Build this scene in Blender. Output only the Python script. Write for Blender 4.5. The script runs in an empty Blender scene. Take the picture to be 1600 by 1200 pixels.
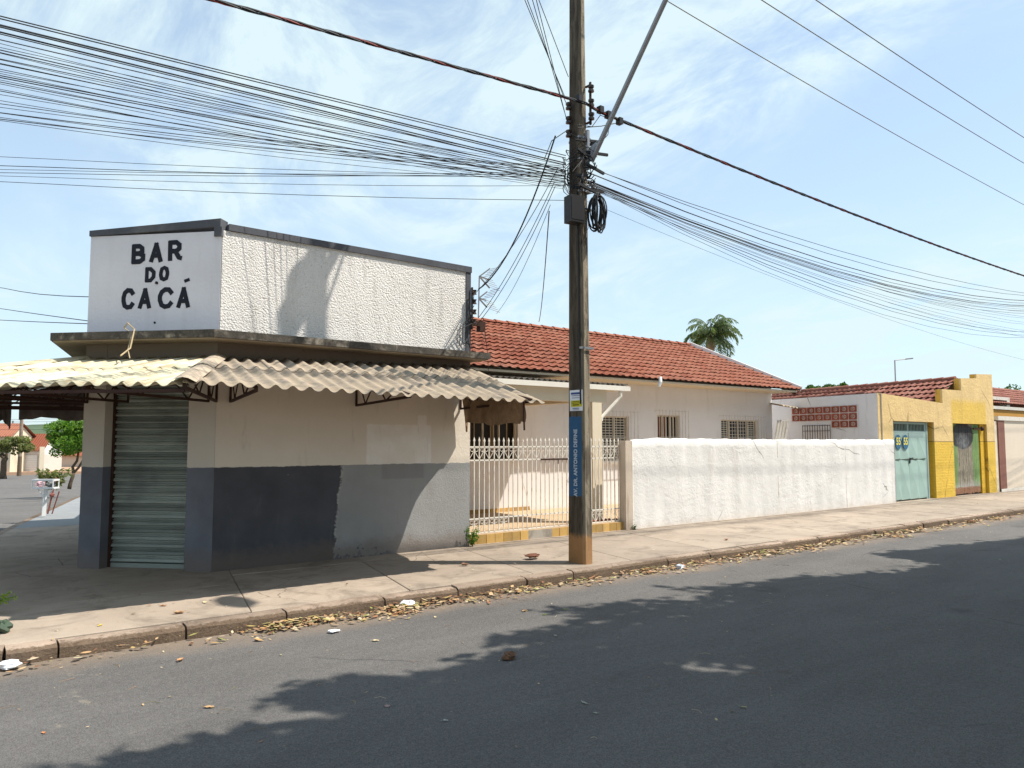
import bpy, math, random
import numpy as np
from mathutils import Vector, Matrix
random.seed(7); rng = np.random.default_rng(7)
S = bpy.context.scene; COL = S.collection
R = math.radians

# ------------------------------------------------------------------ camera
F_PX = 1200.0; CAM_Z = 1.6; PITCH = math.atan(90/1200); HEAD = R(52.25)
cam = bpy.data.cameras.new('camera'); camo = bpy.data.objects.new('camera', cam); COL.objects.link(camo)
camo.location = (0, 0, CAM_Z); camo.rotation_euler = (R(90)+PITCH, 0, HEAD-R(90))
cam.sensor_width = 36; cam.lens = 36*F_PX/1600; cam.clip_start = .05; cam.clip_end = 4000
S.camera = camo
# ------------------------------------------------------------------ light
SUN_EL = R(57.2); SH = Vector((-.785, .62)).normalized()      # SH: the way shadows fall
sun_vec = Vector((-SH.x*math.cos(SUN_EL), -SH.y*math.cos(SUN_EL), math.sin(SUN_EL)))
sl = bpy.data.lights.new('sun', 'SUN'); sl.energy = 5.0; sl.angle = R(.53); sl.color = (1, .94, .85)
so = bpy.data.objects.new('sun', sl); COL.objects.link(so)
so.rotation_euler = sun_vec.to_track_quat('Z', 'Y').to_euler(); so.location = (0, 0, 30)
W = bpy.data.worlds.new('World'); S.world = W; W.use_nodes = True
S.view_settings.view_transform = 'Standard'; S.view_settings.look = 'None'
S.view_settings.gamma = 1; S.view_settings.use_curve_mapping = False
S.view_settings.exposure = .40
def build_world():
    t = W.node_tree; t.nodes.clear(); N = t.nodes.new; L = t.links.new
    out = N('ShaderNodeOutputWorld'); bg = N('ShaderNodeBackground'); bg.inputs[1].default_value = .1
    sky = N('ShaderNodeTexSky'); sky.sky_type = 'NISHITA'; sky.sun_disc = False
    sky.sun_elevation = SUN_EL; sky.sun_rotation = math.atan2(sun_vec.x, sun_vec.y)
    sky.altitude = 500; sky.air_density = 1.0; sky.dust_density = 1.4; sky.ozone_density = 1.5
    tc = N('ShaderNodeTexCoord'); sep = N('ShaderNodeSeparateXYZ'); L(tc.outputs['Generated'], sep.inputs[0])
    def m(op, a, b=None, c=None):
        n = N('ShaderNodeMath'); n.operation = op
        for i, v in enumerate((a, b, c)):
            if v is None: continue
            if isinstance(v, (int, float)): n.inputs[i].default_value = v
            else: L(v, n.inputs[i])
        return n.outputs[0]
    zz = m('ADD', m('MAXIMUM', sep.outputs[2], 0.0), .22)
    u = m('DIVIDE', sep.outputs[0], zz); v = m('DIVIDE', sep.outputs[1], zz)
    cb = N('ShaderNodeCombineXYZ'); L(u, cb.inputs[0]); L(v, cb.inputs[1])
    mp = N('ShaderNodeMapping'); mp.inputs['Rotation'].default_value = (0, 0, R(25)); mp.inputs['Scale'].default_value = (1.0, .62, 1); L(cb.outputs[0], mp.inputs[0])
    def noise(sc, de, ro, dist, off):
        mm = N('ShaderNodeVectorMath'); mm.operation = 'ADD'; L(mp.outputs[0], mm.inputs[0]); mm.inputs[1].default_value = off
        n = N('ShaderNodeTexNoise'); n.inputs['Scale'].default_value = sc; n.inputs['Detail'].default_value = de
        n.inputs['Roughness'].default_value = ro; n.inputs['Distortion'].default_value = dist; L(mm.outputs[0], n.inputs[0]); return n.outputs[0]
    def mr(x, a, b):
        n = N('ShaderNodeMapRange'); n.interpolation_type = 'SMOOTHSTEP'; L(x, n.inputs[0]); n.inputs[1].default_value = a; n.inputs[2].default_value = b; return n.outputs[0]
    n1 = mr(noise(.9, 4, .5, .3, (3.1, 1.7, 0)), .36, .62)
    n2 = mr(noise(2.6, 9, .66, 1.1, (1.3, 7.7, 0)), .36, .70)
    n3 = mr(noise(7.0, 8, .6, 1.6, (4.4, 2.2, 0)), .40, .80)
    streak = m('ADD', m('MULTIPLY', n2, .75), m('MULTIPLY', n3, .25))
    low = mr(sep.outputs[2], .02, .45)                  # thin high veil, thicker towards the horizon
    cov = m('ADD', m('MULTIPLY', m('MULTIPLY', n1, streak), 1.0), m('MULTIPLY', m('SUBTRACT', 1.0, low), .25))
    cov = m('MINIMUM', m('ADD', m('MULTIPLY', cov, 1.05), .43), .97)
    mx = N('ShaderNodeMix'); mx.data_type = 'RGBA'; L(cov, mx.inputs[0])
    tint = N('ShaderNodeMix'); tint.data_type = 'RGBA'; tint.blend_type = 'MULTIPLY'; tint.inputs[0].default_value = 1
    L(sky.outputs[0], tint.inputs[6]); tint.inputs[7].default_value = (1.42, 1.58, 1.72, 1)
    L(tint.outputs[2], mx.inputs[6]); mx.inputs[7].default_value = (5.95, 7.25, 7.65, 1)
    L(mx.outputs[2], bg.inputs[0]); L(bg.outputs[0], out.inputs[0])
build_world()

# ------------------------------------------------------------------ helpers
_F0 = np.array([math.cos(HEAD), math.sin(HEAD), 0]); _R = np.array([math.sin(HEAD), -math.cos(HEAD), 0]); _Z = np.array([0, 0, 1.])
_FW = _F0*math.cos(PITCH)+_Z*math.sin(PITCH); _U = -_F0*math.sin(PITCH)+_Z*math.cos(PITCH); _C = np.array([0, 0, CAM_Z])
def at(x, y, **k):                      # point of the photograph's ray on a real plane (X=, Y= or Z=)
    d = _FW+_R*(x-800)/F_PX-_U*(y-600)/F_PX; (n, v), = k.items(); i = 'XYZ'.index(n)
    return _C+d*((v-_C[i])/d[i])
def proj(P):
    d = np.asarray(P)-_C; w = d@_FW
    w = np.where(np.abs(w) < 1e-4, 1e-4, w)
    return 800+F_PX*(d@_R)/w, 600-F_PX*(d@_U)/w, w
def lerp(a, b, t): return a+(b-a)*t

class MB:
    def __init__(s): s.v = []; s.f = []
    def add(s, vs, fs):
        n = len(s.v); s.v += [tuple(map(float, p)) for p in vs]; s.f += [tuple(i+n for i in f) for f in fs]; return s
    def box(s, x0, x1, y0, y1, z0, z1):
        return s.add([(x0,y0,z0),(x1,y0,z0),(x1,y1,z0),(x0,y1,z0),(x0,y0,z1),(x1,y0,z1),(x1,y1,z1),(x0,y1,z1)],
                     [(0,3,2,1),(4,5,6,7),(0,1,5,4),(1,2,6,5),(2,3,7,6),(3,0,4,7)])
    def bar(s, a, b, w, h, up=(0, 0, 1)):
        a, b = Vector(a), Vector(b); d = (b-a).normalized(); upv = Vector(up)
        if abs(d.dot(upv)) > .98: upv = Vector((1, 0, 0))
        x = d.cross(upv).normalized()*w/2; y = x.cross(d).normalized()*h/2
        vs = [p+sx*x+sy*y for p in (a, b) for sx, sy in ((-1,-1),(1,-1),(1,1),(-1,1))]
        return s.add(vs, [(0,1,2,3),(7,6,5,4),(0,4,5,1),(1,5,6,2),(2,6,7,3),(3,7,4,0)])
    def prism(s, poly, z0, z1):          # poly: ccw XY list ; z1 may be list
        n = len(poly); zt = z1 if hasattr(z1, '__len__') else [z1]*n; zb = z0 if hasattr(z0, '__len__') else [z0]*n
        vs = [(p[0], p[1], zb[i]) for i, p in enumerate(poly)]+[(p[0], p[1], zt[i]) for i, p in enumerate(poly)]
        return s.add(vs, [tuple(range(n))[::-1], tuple(range(n, 2*n))]+[(i, (i+1) % n, (i+1) % n+n, i+n) for i in range(n)])
    def tube(s, pts, r, n=6, caps=True):
        pts = [Vector(p) for p in pts]; k = len(pts); rs = r if hasattr(r, '__len__') else [r]*k
        t0 = (pts[1]-pts[0]).normalized(); ref = Vector((0, 0, 1)) if abs(t0.z) < .9 else Vector((1, 0, 0))
        nx = t0.cross(ref).normalized(); vs = []
        for i, p in enumerate(pts):
            t = (pts[min(i+1, k-1)]-pts[max(i-1, 0)]).normalized(); nx = (nx-t*nx.dot(t)).normalized(); ny = t.cross(nx)
            for j in range(n):
                a = 2*math.pi*j/n; vs.append(p+(nx*math.cos(a)+ny*math.sin(a))*rs[i])
        fs = [(i*n+j, i*n+(j+1) % n, (i+1)*n+(j+1) % n, (i+1)*n+j) for i in range(k-1) for j in range(n)]
        if caps: fs += [tuple(range(n))[::-1], tuple((k-1)*n+j for j in range(n))]
        return s.add(vs, fs)
    def grid(s, fn, nu, nv, thick=0):
        vs = [fn(i/nu, j/nv) for j in range(nv+1) for i in range(nu+1)]; w = nu+1
        fs = [(j*w+i, j*w+i+1, (j+1)*w+i+1, (j+1)*w+i) for j in range(nv) for i in range(nu)]
        s.add(vs, fs)
        if thick:
            n = len(vs); o = len(s.v)-n
            s.add([(p[0], p[1], p[2]-thick) for p in vs], [f[::-1] for f in fs])
            edge = [i for i in range(w)]+[j*w+nu for j in range(1, nv+1)]+[nv*w+i for i in range(nu-1, -1, -1)]+[j*w for j in range(nv-1, 0, -1)]
            for a, b in zip(edge, edge[1:]+edge[:1]): s.f.append((o+a, o+n+a, o+n+b, o+b))
        return s
    def blob(s, c, r, n=8, m=6, jit=.15, sq=(1, 1, 1)):
        vs = []; 
        for j in range(m+1):
            ph = math.pi*j/m
            for i in range(n):
                a = 2*math.pi*i/n; q = r*(1+random.uniform(-jit, jit)) if 0 < j < m else r
                vs.append((c[0]+q*sq[0]*math.sin(ph)*math.cos(a), c[1]+q*sq[1]*math.sin(ph)*math.sin(a), c[2]+q*sq[2]*math.cos(ph)))
        return s.add(vs, [(j*n+i, (j+1)*n+i, (j+1)*n+(i+1) % n, j*n+(i+1) % n) for j in range(m) for i in range(n)])
    def mesh(s, name, mat, off=(0, 0, 0), smooth=False):
        me = bpy.data.meshes.new(name); me.from_pydata([(p[0]-off[0], p[1]-off[1], p[2]-off[2]) for p in s.v], [], s.f)
        me.materials.append(mat)
        if smooth: me.shade_smooth()
        me.update(); return me
    def build(s, name, mat, parent=None, smooth=False, **tags):
        off = WL[parent.name] if parent else (0, 0, 0)
        return link(name, s.mesh(name, mat, off, smooth), parent, **tags)
WL = {}
def link(name, me, parent=None, loc=(0, 0, 0), rot=None, **tags):
    o = bpy.data.objects.new(name, me); COL.objects.link(o); o.parent = parent; o.location = loc
    if rot: o.rotation_euler = rot
    for k, v in tags.items(): o[k] = v
    base = WL[parent.name] if parent else (0, 0, 0)
    WL[o.name] = tuple(base[i]+loc[i] for i in range(3)); return o
def thing(name, loc, label, cat, group=None):
    o = link(name, None, None, tuple(map(float, loc)), label=label, category=cat)
    if group: o['group'] = group
    return o
def solo(mb, name, mat, label, cat, group=None, smooth=False):
    c = np.array(mb.v); loc = (float(c[:, 0].mean()), float(c[:, 1].mean()), float(c[:, 2].min()))
    o = link(name, mb.mesh(name, mat, loc, smooth), None, loc, label=label, category=cat)
    if group: o['group'] = group
    return o
def struct(mb, name, mat, parent=None, kind='structure'):
    o = mb.build(name, mat, parent)
    o['kind'] = kind; return o
def npmesh(name, V, Fc, mat, smooth=False):
    me = bpy.data.meshes.new(name); V = np.asarray(V, np.float32); Fc = np.asarray(Fc, np.int32)
    k = Fc.shape[1]; me.vertices.add(len(V)); me.vertices.foreach_set('co', V.ravel())
    me.loops.add(Fc.size); me.loops.foreach_set('vertex_index', Fc.ravel()); me.polygons.add(len(Fc))
    me.polygons.foreach_set('loop_start', np.arange(0, Fc.size, k, dtype=np.int32)); me.update(calc_edges=True); me.validate()
    me.materials.append(mat)
    if smooth: me.shade_smooth()
    return me

# ------------------------------------------------------------------ materials
class G:
    def __init__(s, name, rough=.8, metal=0., spec=.3):
        s.m = bpy.data.materials.new(name); s.m.use_nodes = True; s.t = s.m.node_tree; s.b = s.t.nodes['Principled BSDF']
        s.b.inputs['Roughness'].default_value = rough; s.b.inputs['Metallic'].default_value = metal
        s.b.inputs['Specular IOR Level'].default_value = spec; s._p = None
    def n(s, t): return s.t.nodes.new(t)
    def set(s, sock, v):
        if isinstance(v, (tuple, list)): sock.default_value = tuple(v)+((1,) if len(v) == 3 and len(sock.default_value) == 4 else ())
        elif isinstance(v, (int, float)): sock.default_value = v
        else: s.t.links.new(v, sock)
    def pos(s):
        if not s._p: s._p = s.n('ShaderNodeNewGeometry')
        return s._p.outputs['Position']
    def xyz(s, v=None):
        q = s.n('ShaderNodeSeparateXYZ'); s.set(q.inputs[0], v or s.pos()); return q.outputs
    def isl(s):
        s.pos(); return s._p.outputs['Random Per Island']
    def rnd(s): return s.n('ShaderNodeObjectInfo').outputs['Random']
    def mul(s, v, w):
        q = s.n('ShaderNodeVectorMath'); q.operation = 'MULTIPLY'; s.set(q.inputs[0], v); q.inputs[1].default_value = w; return q.outputs[0]
    def noise(s, sc, de=4, ro=.55, di=0, vec=None):
        q = s.n('ShaderNodeTexNoise'); s.set(q.inputs[0], vec or s.pos())
        for k, v in (('Scale', sc), ('Detail', de), ('Roughness', ro), ('Distortion', di)): q.inputs[k].default_value = v
        return q.outputs[0]
    def vor(s, sc, feat='F1', vec=None):
        q = s.n('ShaderNodeTexVoronoi'); q.feature = feat; q.inputs['Scale'].default_value = sc; s.set(q.inputs[0], vec or s.pos()); return q.outputs[0]
    def ma(s, op, a, b=0., c=None):
        q = s.n('ShaderNodeMath'); q.operation = op; s.set(q.inputs[0], a); s.set(q.inputs[1], b)
        if c is not None: s.set(q.inputs[2], c)
        return q.outputs[0]
    def mr(s, x, a, b, c=0., d=1., sm=True):
        q = s.n('ShaderNodeMapRange'); q.interpolation_type = 'SMOOTHSTEP' if sm else 'LINEAR'
        for i, v in enumerate((x, a, b, c, d)): s.set(q.inputs[i], v)
        return q.outputs[0]
    def mix(s, f, a, b, bl='MIX'):
        q = s.n('ShaderNodeMix'); q.data_type = 'RGBA'; q.blend_type = bl; s.set(q.inputs[0], f); s.set(q.inputs[6], a); s.set(q.inputs[7], b); return q.outputs[2]
    def var(s, col, f, k):               # col scaled by lerp(1-k,1+k,f)
        q = s.n('ShaderNodeCombineXYZ'); v = s.mr(f, .25, .75, 1-k, 1+k, False)
        for i in range(3): s.set(q.inputs[i], v)
        return s.mix(1., col, q.outputs[0], 'MULTIPLY')
    def bump(s, h, st=.5, di=.01):
        q = s.n('ShaderNodeBump'); q.inputs['Strength'].default_value = st; q.inputs['Distance'].default_value = di
        s.set(q.inputs['Height'], h); s.t.links.new(q.outputs[0], s.b.inputs['Normal'])
    def col(s, c): s.set(s.b.inputs['Base Color'], c); return s.m
def hexc(r, g, b):
    f = lambda c: (c/255/12.92 if c <= 10 else ((c/255+.055)/1.055)**2.4); return (f(r), f(g), f(b))
def simple(name, c, rough=.8, var=.12, sc=3, b=.3, bs=30, bd=.004, metal=0, dirt=None, ds=1.5, da=.5, rnd=0, spec=.3):
    g = G(name, rough, metal, spec); n1 = g.noise(sc, 6, .6); x = g.var(c, n1, var); x = g.var(x, g.noise(bs*2, 3), var*.5)
    if rnd: x = g.var(x, g.rnd(), rnd)
    if dirt: x = g.mix(g.ma('MULTIPLY', g.mr(g.noise(ds, 8, .65, .4), .5, .75), da), x, dirt)
    if b: g.bump(g.noise(bs, 4, .6), b, bd)
    return g.col(x)

m_white_wall = None
def mk_plaster(name, c, seams=None, coarse=.012, bs=14, var=.08, dirt=(.25, .2, .14), da=.4, low=None, crack=True, bst=.9):
    g = G(name, .9, 0, .2); x = g.var(c, g.noise(1.3, 6, .6), var)
    st = g.noise(1.0, 6, .6, .3, g.mul(g.pos(), (5, 5, .7)))
    x = g.mix(g.ma('MULTIPLY', g.mr(st, .55, .8), da), x, dirt)
    if low is not None:                  # splash dirt near the ground, broken up by noise
        z = g.xyz()[2]; k = g.mr(g.ma('ADD', z, g.ma('MULTIPLY', g.noise(6, 5), .25)), low, low+.35, 1, 0)
        x = g.mix(g.ma('MULTIPLY', k, .55), x, dirt)
    h = g.ma('ADD', g.noise(bs, 5, .62, .4), g.ma('MULTIPLY', g.noise(bs*4, 3), .35))
    if crack:
        c_ = g.mr(g.vor(.55, 'DISTANCE_TO_EDGE', g.mix(.12, g.pos(), g.noise(3, 5))), 0, .006)
        x = g.mix(g.ma('MULTIPLY', g.ma('SUBTRACT', 1, c_), g.mr(g.noise(.6, 2), .5, .6)), x, (.12, .1, .08))
    if seams:
        X = g.ma('ADD', g.xyz()[0], g.ma('MULTIPLY', g.ma('SUBTRACT', g.noise(5, 5, .7), .5), .10)); fade = g.mr(g.noise(2.1, 3), .40, .58)
        for sx_ in seams:
            k = g.ma('MULTIPLY', g.mr(g.ma('ABSOLUTE', g.ma('SUBTRACT', X, sx_)), .004, .022, 1, 0), fade); x = g.mix(g.ma('MULTIPLY', k, .55), x, (.22, .18, .14)); h = g.ma('SUBTRACT', h, g.ma('MULTIPLY', k, 1.2))
        h = g.ma('MULTIPLY', h, g.mr(g.noise(.9, 4), .35, .65, .35, 1.3)); h = g.ma('ADD', h, g.ma('MULTIPLY', g.noise(2.2, 6, .7, 1.2, g.mul(g.pos(), (1, 1, 2.2))), .7))
        x = g.mix(g.ma('MULTIPLY', g.mr(g.noise(3.5, 8, .75, .8), .60, .70), .35), x, (.50, .42, .34))
    g.bump(h, bst, coarse); return g.col(x)

def mk_barwall():
    g = G('bar_wall_paint', .85, 0, .25); X, Y, Z = g.xyz()
    wob = g.ma('MULTIPLY', g.ma('SUBTRACT', g.noise(9, 4), .5), .035)
    upper = (.70, .62, .52); upper = g.var(upper, g.noise(1.5, 5), .05)
    # repainted rectangle on the upper part
    rx = g.ma('MULTIPLY', g.mr(g.ma('ADD', X, wob), 5.02, 5.05), g.mr(g.ma('ADD', X, wob), 6.08, 6.11, 1, 0))
    rz = g.mr(g.ma('ADD', Z, wob), 1.83, 1.86, 1, 0)
    rx2 = g.ma('MULTIPLY', g.ma('MULTIPLY', g.mr(X, 5.85, 5.88), g.mr(X, 6.0, 6.03, 1, 0)), g.mr(Z, 1.98, 2.0, 1, 0))
    f = g.mr(Y, 9.9, 9.95, 1, 0)
    upper = g.mix(g.ma('MULTIPLY', g.ma('MULTIPLY', g.ma('MAXIMUM', g.ma('MULTIPLY', rx, rz), rx2), f), g.mr(g.noise(3, 5), .3, .7, .3, .7)), upper, (.86, .83, .79))
    grey = g.var((.30, .298, .292), g.noise(2.2, 6), .10); dark = g.var((.076, .076, .086), g.noise(2, 5), .22)
    edge = g.ma('ADD', X, g.ma('MULTIPLY', g.ma('SUBTRACT', g.noise(5, 6, .7), .5), .22))
    isd = g.mr(g.ma('ADD', edge, g.ma('MULTIPLY', Z, -.09)), 4.53, 4.56)
    lowd = g.mr(g.ma('ADD', Z, g.ma('MULTIPLY', g.ma('SUBTRACT', g.noise(8, 7, .78), .5), 1.1)), .03, .05, 1, 0)
    lowd = g.ma('MULTIPLY', lowd, g.mr(X, 5.3, 5.5, 1, 0))
    pat = g.ma('MULTIPLY', g.ma('MULTIPLY', g.mr(X, 5.25, 5.3), g.mr(X, 5.95, 6.0, 1, 0)), g.mr(Z, 1.05, 1.08))
    grey = g.mix(g.ma('MULTIPLY', pat, .35), grey, (.17, .15, .15))
    lower = g.mix(isd, dark, g.mix(lowd, grey, (.06, .075, .13)))
    ed = g.ma('MULTIPLY', g.mr(g.ma('ABSOLUTE', g.ma('SUBTRACT', g.ma('ADD', edge, g.ma('MULTIPLY', Z, -.09)), 4.56)), .0, .03, 1, 0), g.mr(g.noise(20, 3), .45, .6))
    lower = g.mix(g.ma('MULTIPLY', ed, .4), lower, (.5, .48, .44))
    sp = g.mr(g.vor(3.2), 0, .05, 1, 0)
    lower = g.mix(g.ma('MULTIPLY', g.ma('MULTIPLY', sp, g.mr(g.noise(2.3), .55, .6)), .8), lower, (.5, .47, .42))
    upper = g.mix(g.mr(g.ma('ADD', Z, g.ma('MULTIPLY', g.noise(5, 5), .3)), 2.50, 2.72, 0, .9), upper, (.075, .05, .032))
    x = g.mix(g.mr(g.ma('ADD', Z, wob), 1.272, 1.282), lower, upper)
    dz_ = g.ma('ADD', Z, g.ma('MULTIPLY', g.noise(4, 7, .75), -.45)); x = g.mix(g.mr(dz_, -.16, .10, .6, 0), x, (.17, .13, .10)); x = g.mix(g.mr(g.noise(1, 7, .7, .4, g.mul(g.pos(), (7, 7, .9))), .56, .74, 0, .28), x, (.20, .165, .13)); x = g.mix(g.ma('MULTIPLY', g.mr(g.vor(7), .015, .05, 1, 0), g.mr(g.noise(1.9), .52, .58, 0, .6)), x, (.55, .50, .44))
    # the grey right half is rougher render than the rest
    rough = g.ma('MULTIPLY', isd, g.mr(Z, 1.27, 1.28, 1, .3))
    h = g.ma('ADD', g.noise(22, 5, .6), g.ma('MULTIPLY', g.ma('MULTIPLY', g.noise(48, 5, .75), rough), 1.8)); g.bump(h, .75, .006)
    return g.col(x)
def mk_chamferwall():
    g = G('bar_corner_paint', .85, 0, .25); Z = g.xyz()[2]
    wob = g.ma('MULTIPLY', g.ma('SUBTRACT', g.noise(9, 4), .5), .03)
    x = g.mix(g.mr(g.ma('ADD', Z, wob), 1.272, 1.282), g.var((.145, .149, .170), g.noise(2.5, 6), .20), g.var((.60, .54, .46), g.noise(1.5), .05))
    
    dz_ = g.ma('ADD', Z, g.ma('MULTIPLY', g.noise(4, 7, .75), -.45)); x = g.mix(g.mr(dz_, -.16, .10, .6, 0), x, (.17, .13, .10)); x = g.mix(g.mr(g.noise(1, 7, .7, .4, g.mul(g.pos(), (7, 7, .9))), .56, .74, 0, .28), x, (.20, .165, .13)); x = g.mix(g.ma('MULTIPLY', g.mr(g.vor(7), .015, .05, 1, 0), g.mr(g.noise(1.9), .52, .58, 0, .6)), x, (.55, .50, .44))
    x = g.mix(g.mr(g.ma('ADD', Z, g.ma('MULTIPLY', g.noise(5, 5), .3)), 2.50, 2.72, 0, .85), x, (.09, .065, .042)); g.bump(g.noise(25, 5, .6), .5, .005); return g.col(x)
def mk_stucco(name, c, di, sc, da=.25):
    g = G(name, .9, 0, .2); X, Y, Z = g.xyz(); x = g.var(c, g.noise(1.4, 5), .07)
    st = g.noise(1, 6, .6, .2, g.mul(g.pos(), (6, 6, .8)))
    x = g.mix(g.ma('MULTIPLY', g.mr(st, .50, .72), da*1.3), x, (.32, .30, .26)); x = g.mix(g.mr(g.noise(.9, 7, .7, .5), .52, .7, 0, .22), x, (.40, .36, .30))
    n = g.noise(sc, 5, .65, .6); v = g.vor(sc*1.3, 'SMOOTH_F1')
    h = g.ma('ADD', g.ma('MULTIPLY', n, 1.0), g.ma('MULTIPLY', v, -.8))
    if di > .01: x = g.mix(g.mr(h, -.25, .05, .5, 0), x, (.35, .31, .25))
    g.bump(h, 1., di); return g.col(x)
def mk_asphalt():
    g = G('asphalt', .93, 0, .15); X, Y, Z = g.xyz()
    x = g.var((.142, .134, .127), g.noise(.5, 6, .6), .10); x = g.var(x, g.noise(110, 4, .75), .6); x = g.var(x, g.noise(24, 5, .7), .16)
    pb = g.mr(g.vor(95), .05, .30, 1, 0); x = g.mix(g.ma('MULTIPLY', pb, g.mr(g.noise(40), .5, .7, 0, .55)), x, (.36, .35, .33))
    x = g.var(x, g.noise(2.2, 5, .6, .5, g.mul(g.pos(), (.35, 1.6, 1))), .10)
    x = g.var(x, g.noise(.35, 4, .5, .3, g.mul(g.pos(), (.25, 1.6, 1))), .13)
    x = g.mix(g.mr(g.noise(1.3, 8, .75, 1.), .60, .72, 0, .35), x, (.07, .068, .066)); x = g.mix(g.mr(g.noise(3.7, 8, .8, .5), .62, .70, 0, .3), x, (.24, .225, .205))
    ol = g.ma('MULTIPLY', g.mr(g.vor(.55), .04, .16, 1, 0), g.mr(g.noise(6, 5), .35, .6)); x = g.mix(g.ma('MULTIPLY', ol, .45), x, (.05, .048, .046))
    # sandy silt along the kerb
    w = g.ma('ADD', Y, g.ma('MULTIPLY', g.ma('SUBTRACT', g.noise(1.1, 6, .65), .5), .9))
    silt = g.ma('MULTIPLY', g.mr(w, 6.55, 7.1), g.mr(Y, 7.3, 8.5, 1, 0)); x = g.mix(g.ma('MULTIPLY', silt, .62), x, (.30, .225, .16))
    # worn patches with bare aggregate near the corner
    pt = g.ma('MULTIPLY', g.mr(g.noise(2.4, 7, .7), .60, .64), g.mr(g.ma('ADD', X, g.ma('MULTIPLY', Y, -.15)), .7, .0)); x = g.mix(g.ma('MULTIPLY', pt, .6), x, (.30, .26, .21))
    ck = g.mr(g.vor(.35, 'DISTANCE_TO_EDGE', g.mix(.2, g.pos(), g.noise(2, 6))), 0, .006, 1, 0)
    x = g.mix(g.ma('MULTIPLY', ck, g.mr(g.noise(.4), .52, .6, 0, .6)), x, (.05, .05, .05))
    g.bump(g.ma('ADD', g.noise(90, 4, .75), g.ma('MULTIPLY', g.noise(1.2, 3), .8)), 1., .011); return g.col(x)
def mk_concrete(name, c, jv=.10, stain=(.16, .13, .10), rnd=.08, face=False):
    g = G(name, .92, 0, .2); x = g.var(c, g.noise(.8, 7, .65), jv); x = g.var(x, g.noise(90, 3, .7), .14)
    if rnd: x = g.var(x, g.rnd(), rnd)
    x = g.mix(g.mr(g.noise(1.7, 8, .72, .8), .47, .68, 0, .62), x, stain); x = g.mix(g.mr(g.noise(.55, 6, .7, 1.), .50, .66, 0, .35), x, stain)
    x = g.mix(g.mr(g.noise(5, 6, .7, .3), .58, .72, 0, .35), x, (.48, .42, .35))
    sp = g.ma('MULTIPLY', g.mr(g.vor(9), .02, .08, 1, 0), g.mr(g.noise(3), .5, .55)); x = g.mix(g.ma('MULTIPLY', sp, .7), x, (.08, .06, .05))
    ck = g.mr(g.vor(.7, 'DISTANCE_TO_EDGE', g.mix(.15, g.pos(), g.noise(3, 6))), 0, .005, 1, 0)
    x = g.mix(g.ma('MULTIPLY', ck, g.mr(g.noise(.5), .5, .56, 0, .7)), x, (.09, .07, .06))
    if face:                             # grimy exposed aggregate on the kerb's face
        zz = g.xyz()[2]; fz = g.mr(g.ma('ADD', zz, g.ma('MULTIPLY', g.ma('SUBTRACT', g.noise(18, 5, .7), .5), .05)), -.022, -.010, 1, 0)
        x = g.mix(g.ma('MULTIPLY', fz, .85), x, g.var((.125, .085, .055), g.noise(45, 4, .8), .6))
        g.bump(g.ma('ADD', g.noise(45, 5, .75), g.noise(9, 4)), .9, .014); return g.col(x)
    g.bump(g.ma('ADD', g.noise(70, 4, .7), g.ma('MULTIPLY', g.noise(6, 4), 1.2)), .5, .006); return g.col(x)
def mk_sheet(name, c, c2, c3, ax=(1., 0.)):
    g = G(name, .85, 0, .2); x = g.var(c, g.noise(2, 6, .6), .10); x = g.var(x, g.rnd(), .09)
    x = g.mix(g.mr(g.noise(3.1, 8, .7, .5), .5, .68, 0, .65), x, c2)
    x = g.mix(g.mr(g.noise(9, 8, .7, .3), .56, .72, 0, .6), x, c3)
    cb_ = g.n('ShaderNodeCombineXYZ'); X_, Y_, Z_ = g.xyz(); g.set(cb_.inputs[0], g.ma('MULTIPLY', g.ma('ADD', g.ma('MULTIPLY', X_, ax[0]), g.ma('MULTIPLY', Y_, ax[1])), 15.)); g.set(cb_.inputs[1], g.ma('MULTIPLY', g.ma('ADD', g.ma('MULTIPLY', X_, -ax[1]), g.ma('MULTIPLY', Y_, ax[0])), 1.3)); sv_ = cb_.outputs[0]
    x = g.mix(g.mr(g.noise(1, 7, .72, .5, sv_), .50, .62, 0, .75), x, c2); x = g.mix(g.mr(g.noise(24, 5, .75), .58, .68, 0, .5), x, (.14, .115, .09))
    g.bump(g.noise(60, 4), .4, .004); return g.col(x)
def mk_tile(name, a, b, c):
    g = G(name, .8, 0, .3); r = g.n('ShaderNodeValToRGB'); e = r.color_ramp.elements
    e[0].color = a+(1,); e[1].color = b+(1,); q = e.new(.82); q.color = b+(1,); e[2].position = 1.; e[1].position = .3
    e[2].color = c+(1,); v = g.ma('FRACT', g.ma('ADD', g.rnd(), g.isl())); g.set(r.inputs[0], v)
    x = g.var(r.outputs[0], g.noise(30, 4), .12); x = g.mix(g.mr(g.noise(1.1, 8, .7), .53, .72, 0, .55), x, (.10, .05, .035))
    g.bump(g.noise(80, 3), .3, .003); return g.col(x)
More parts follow.
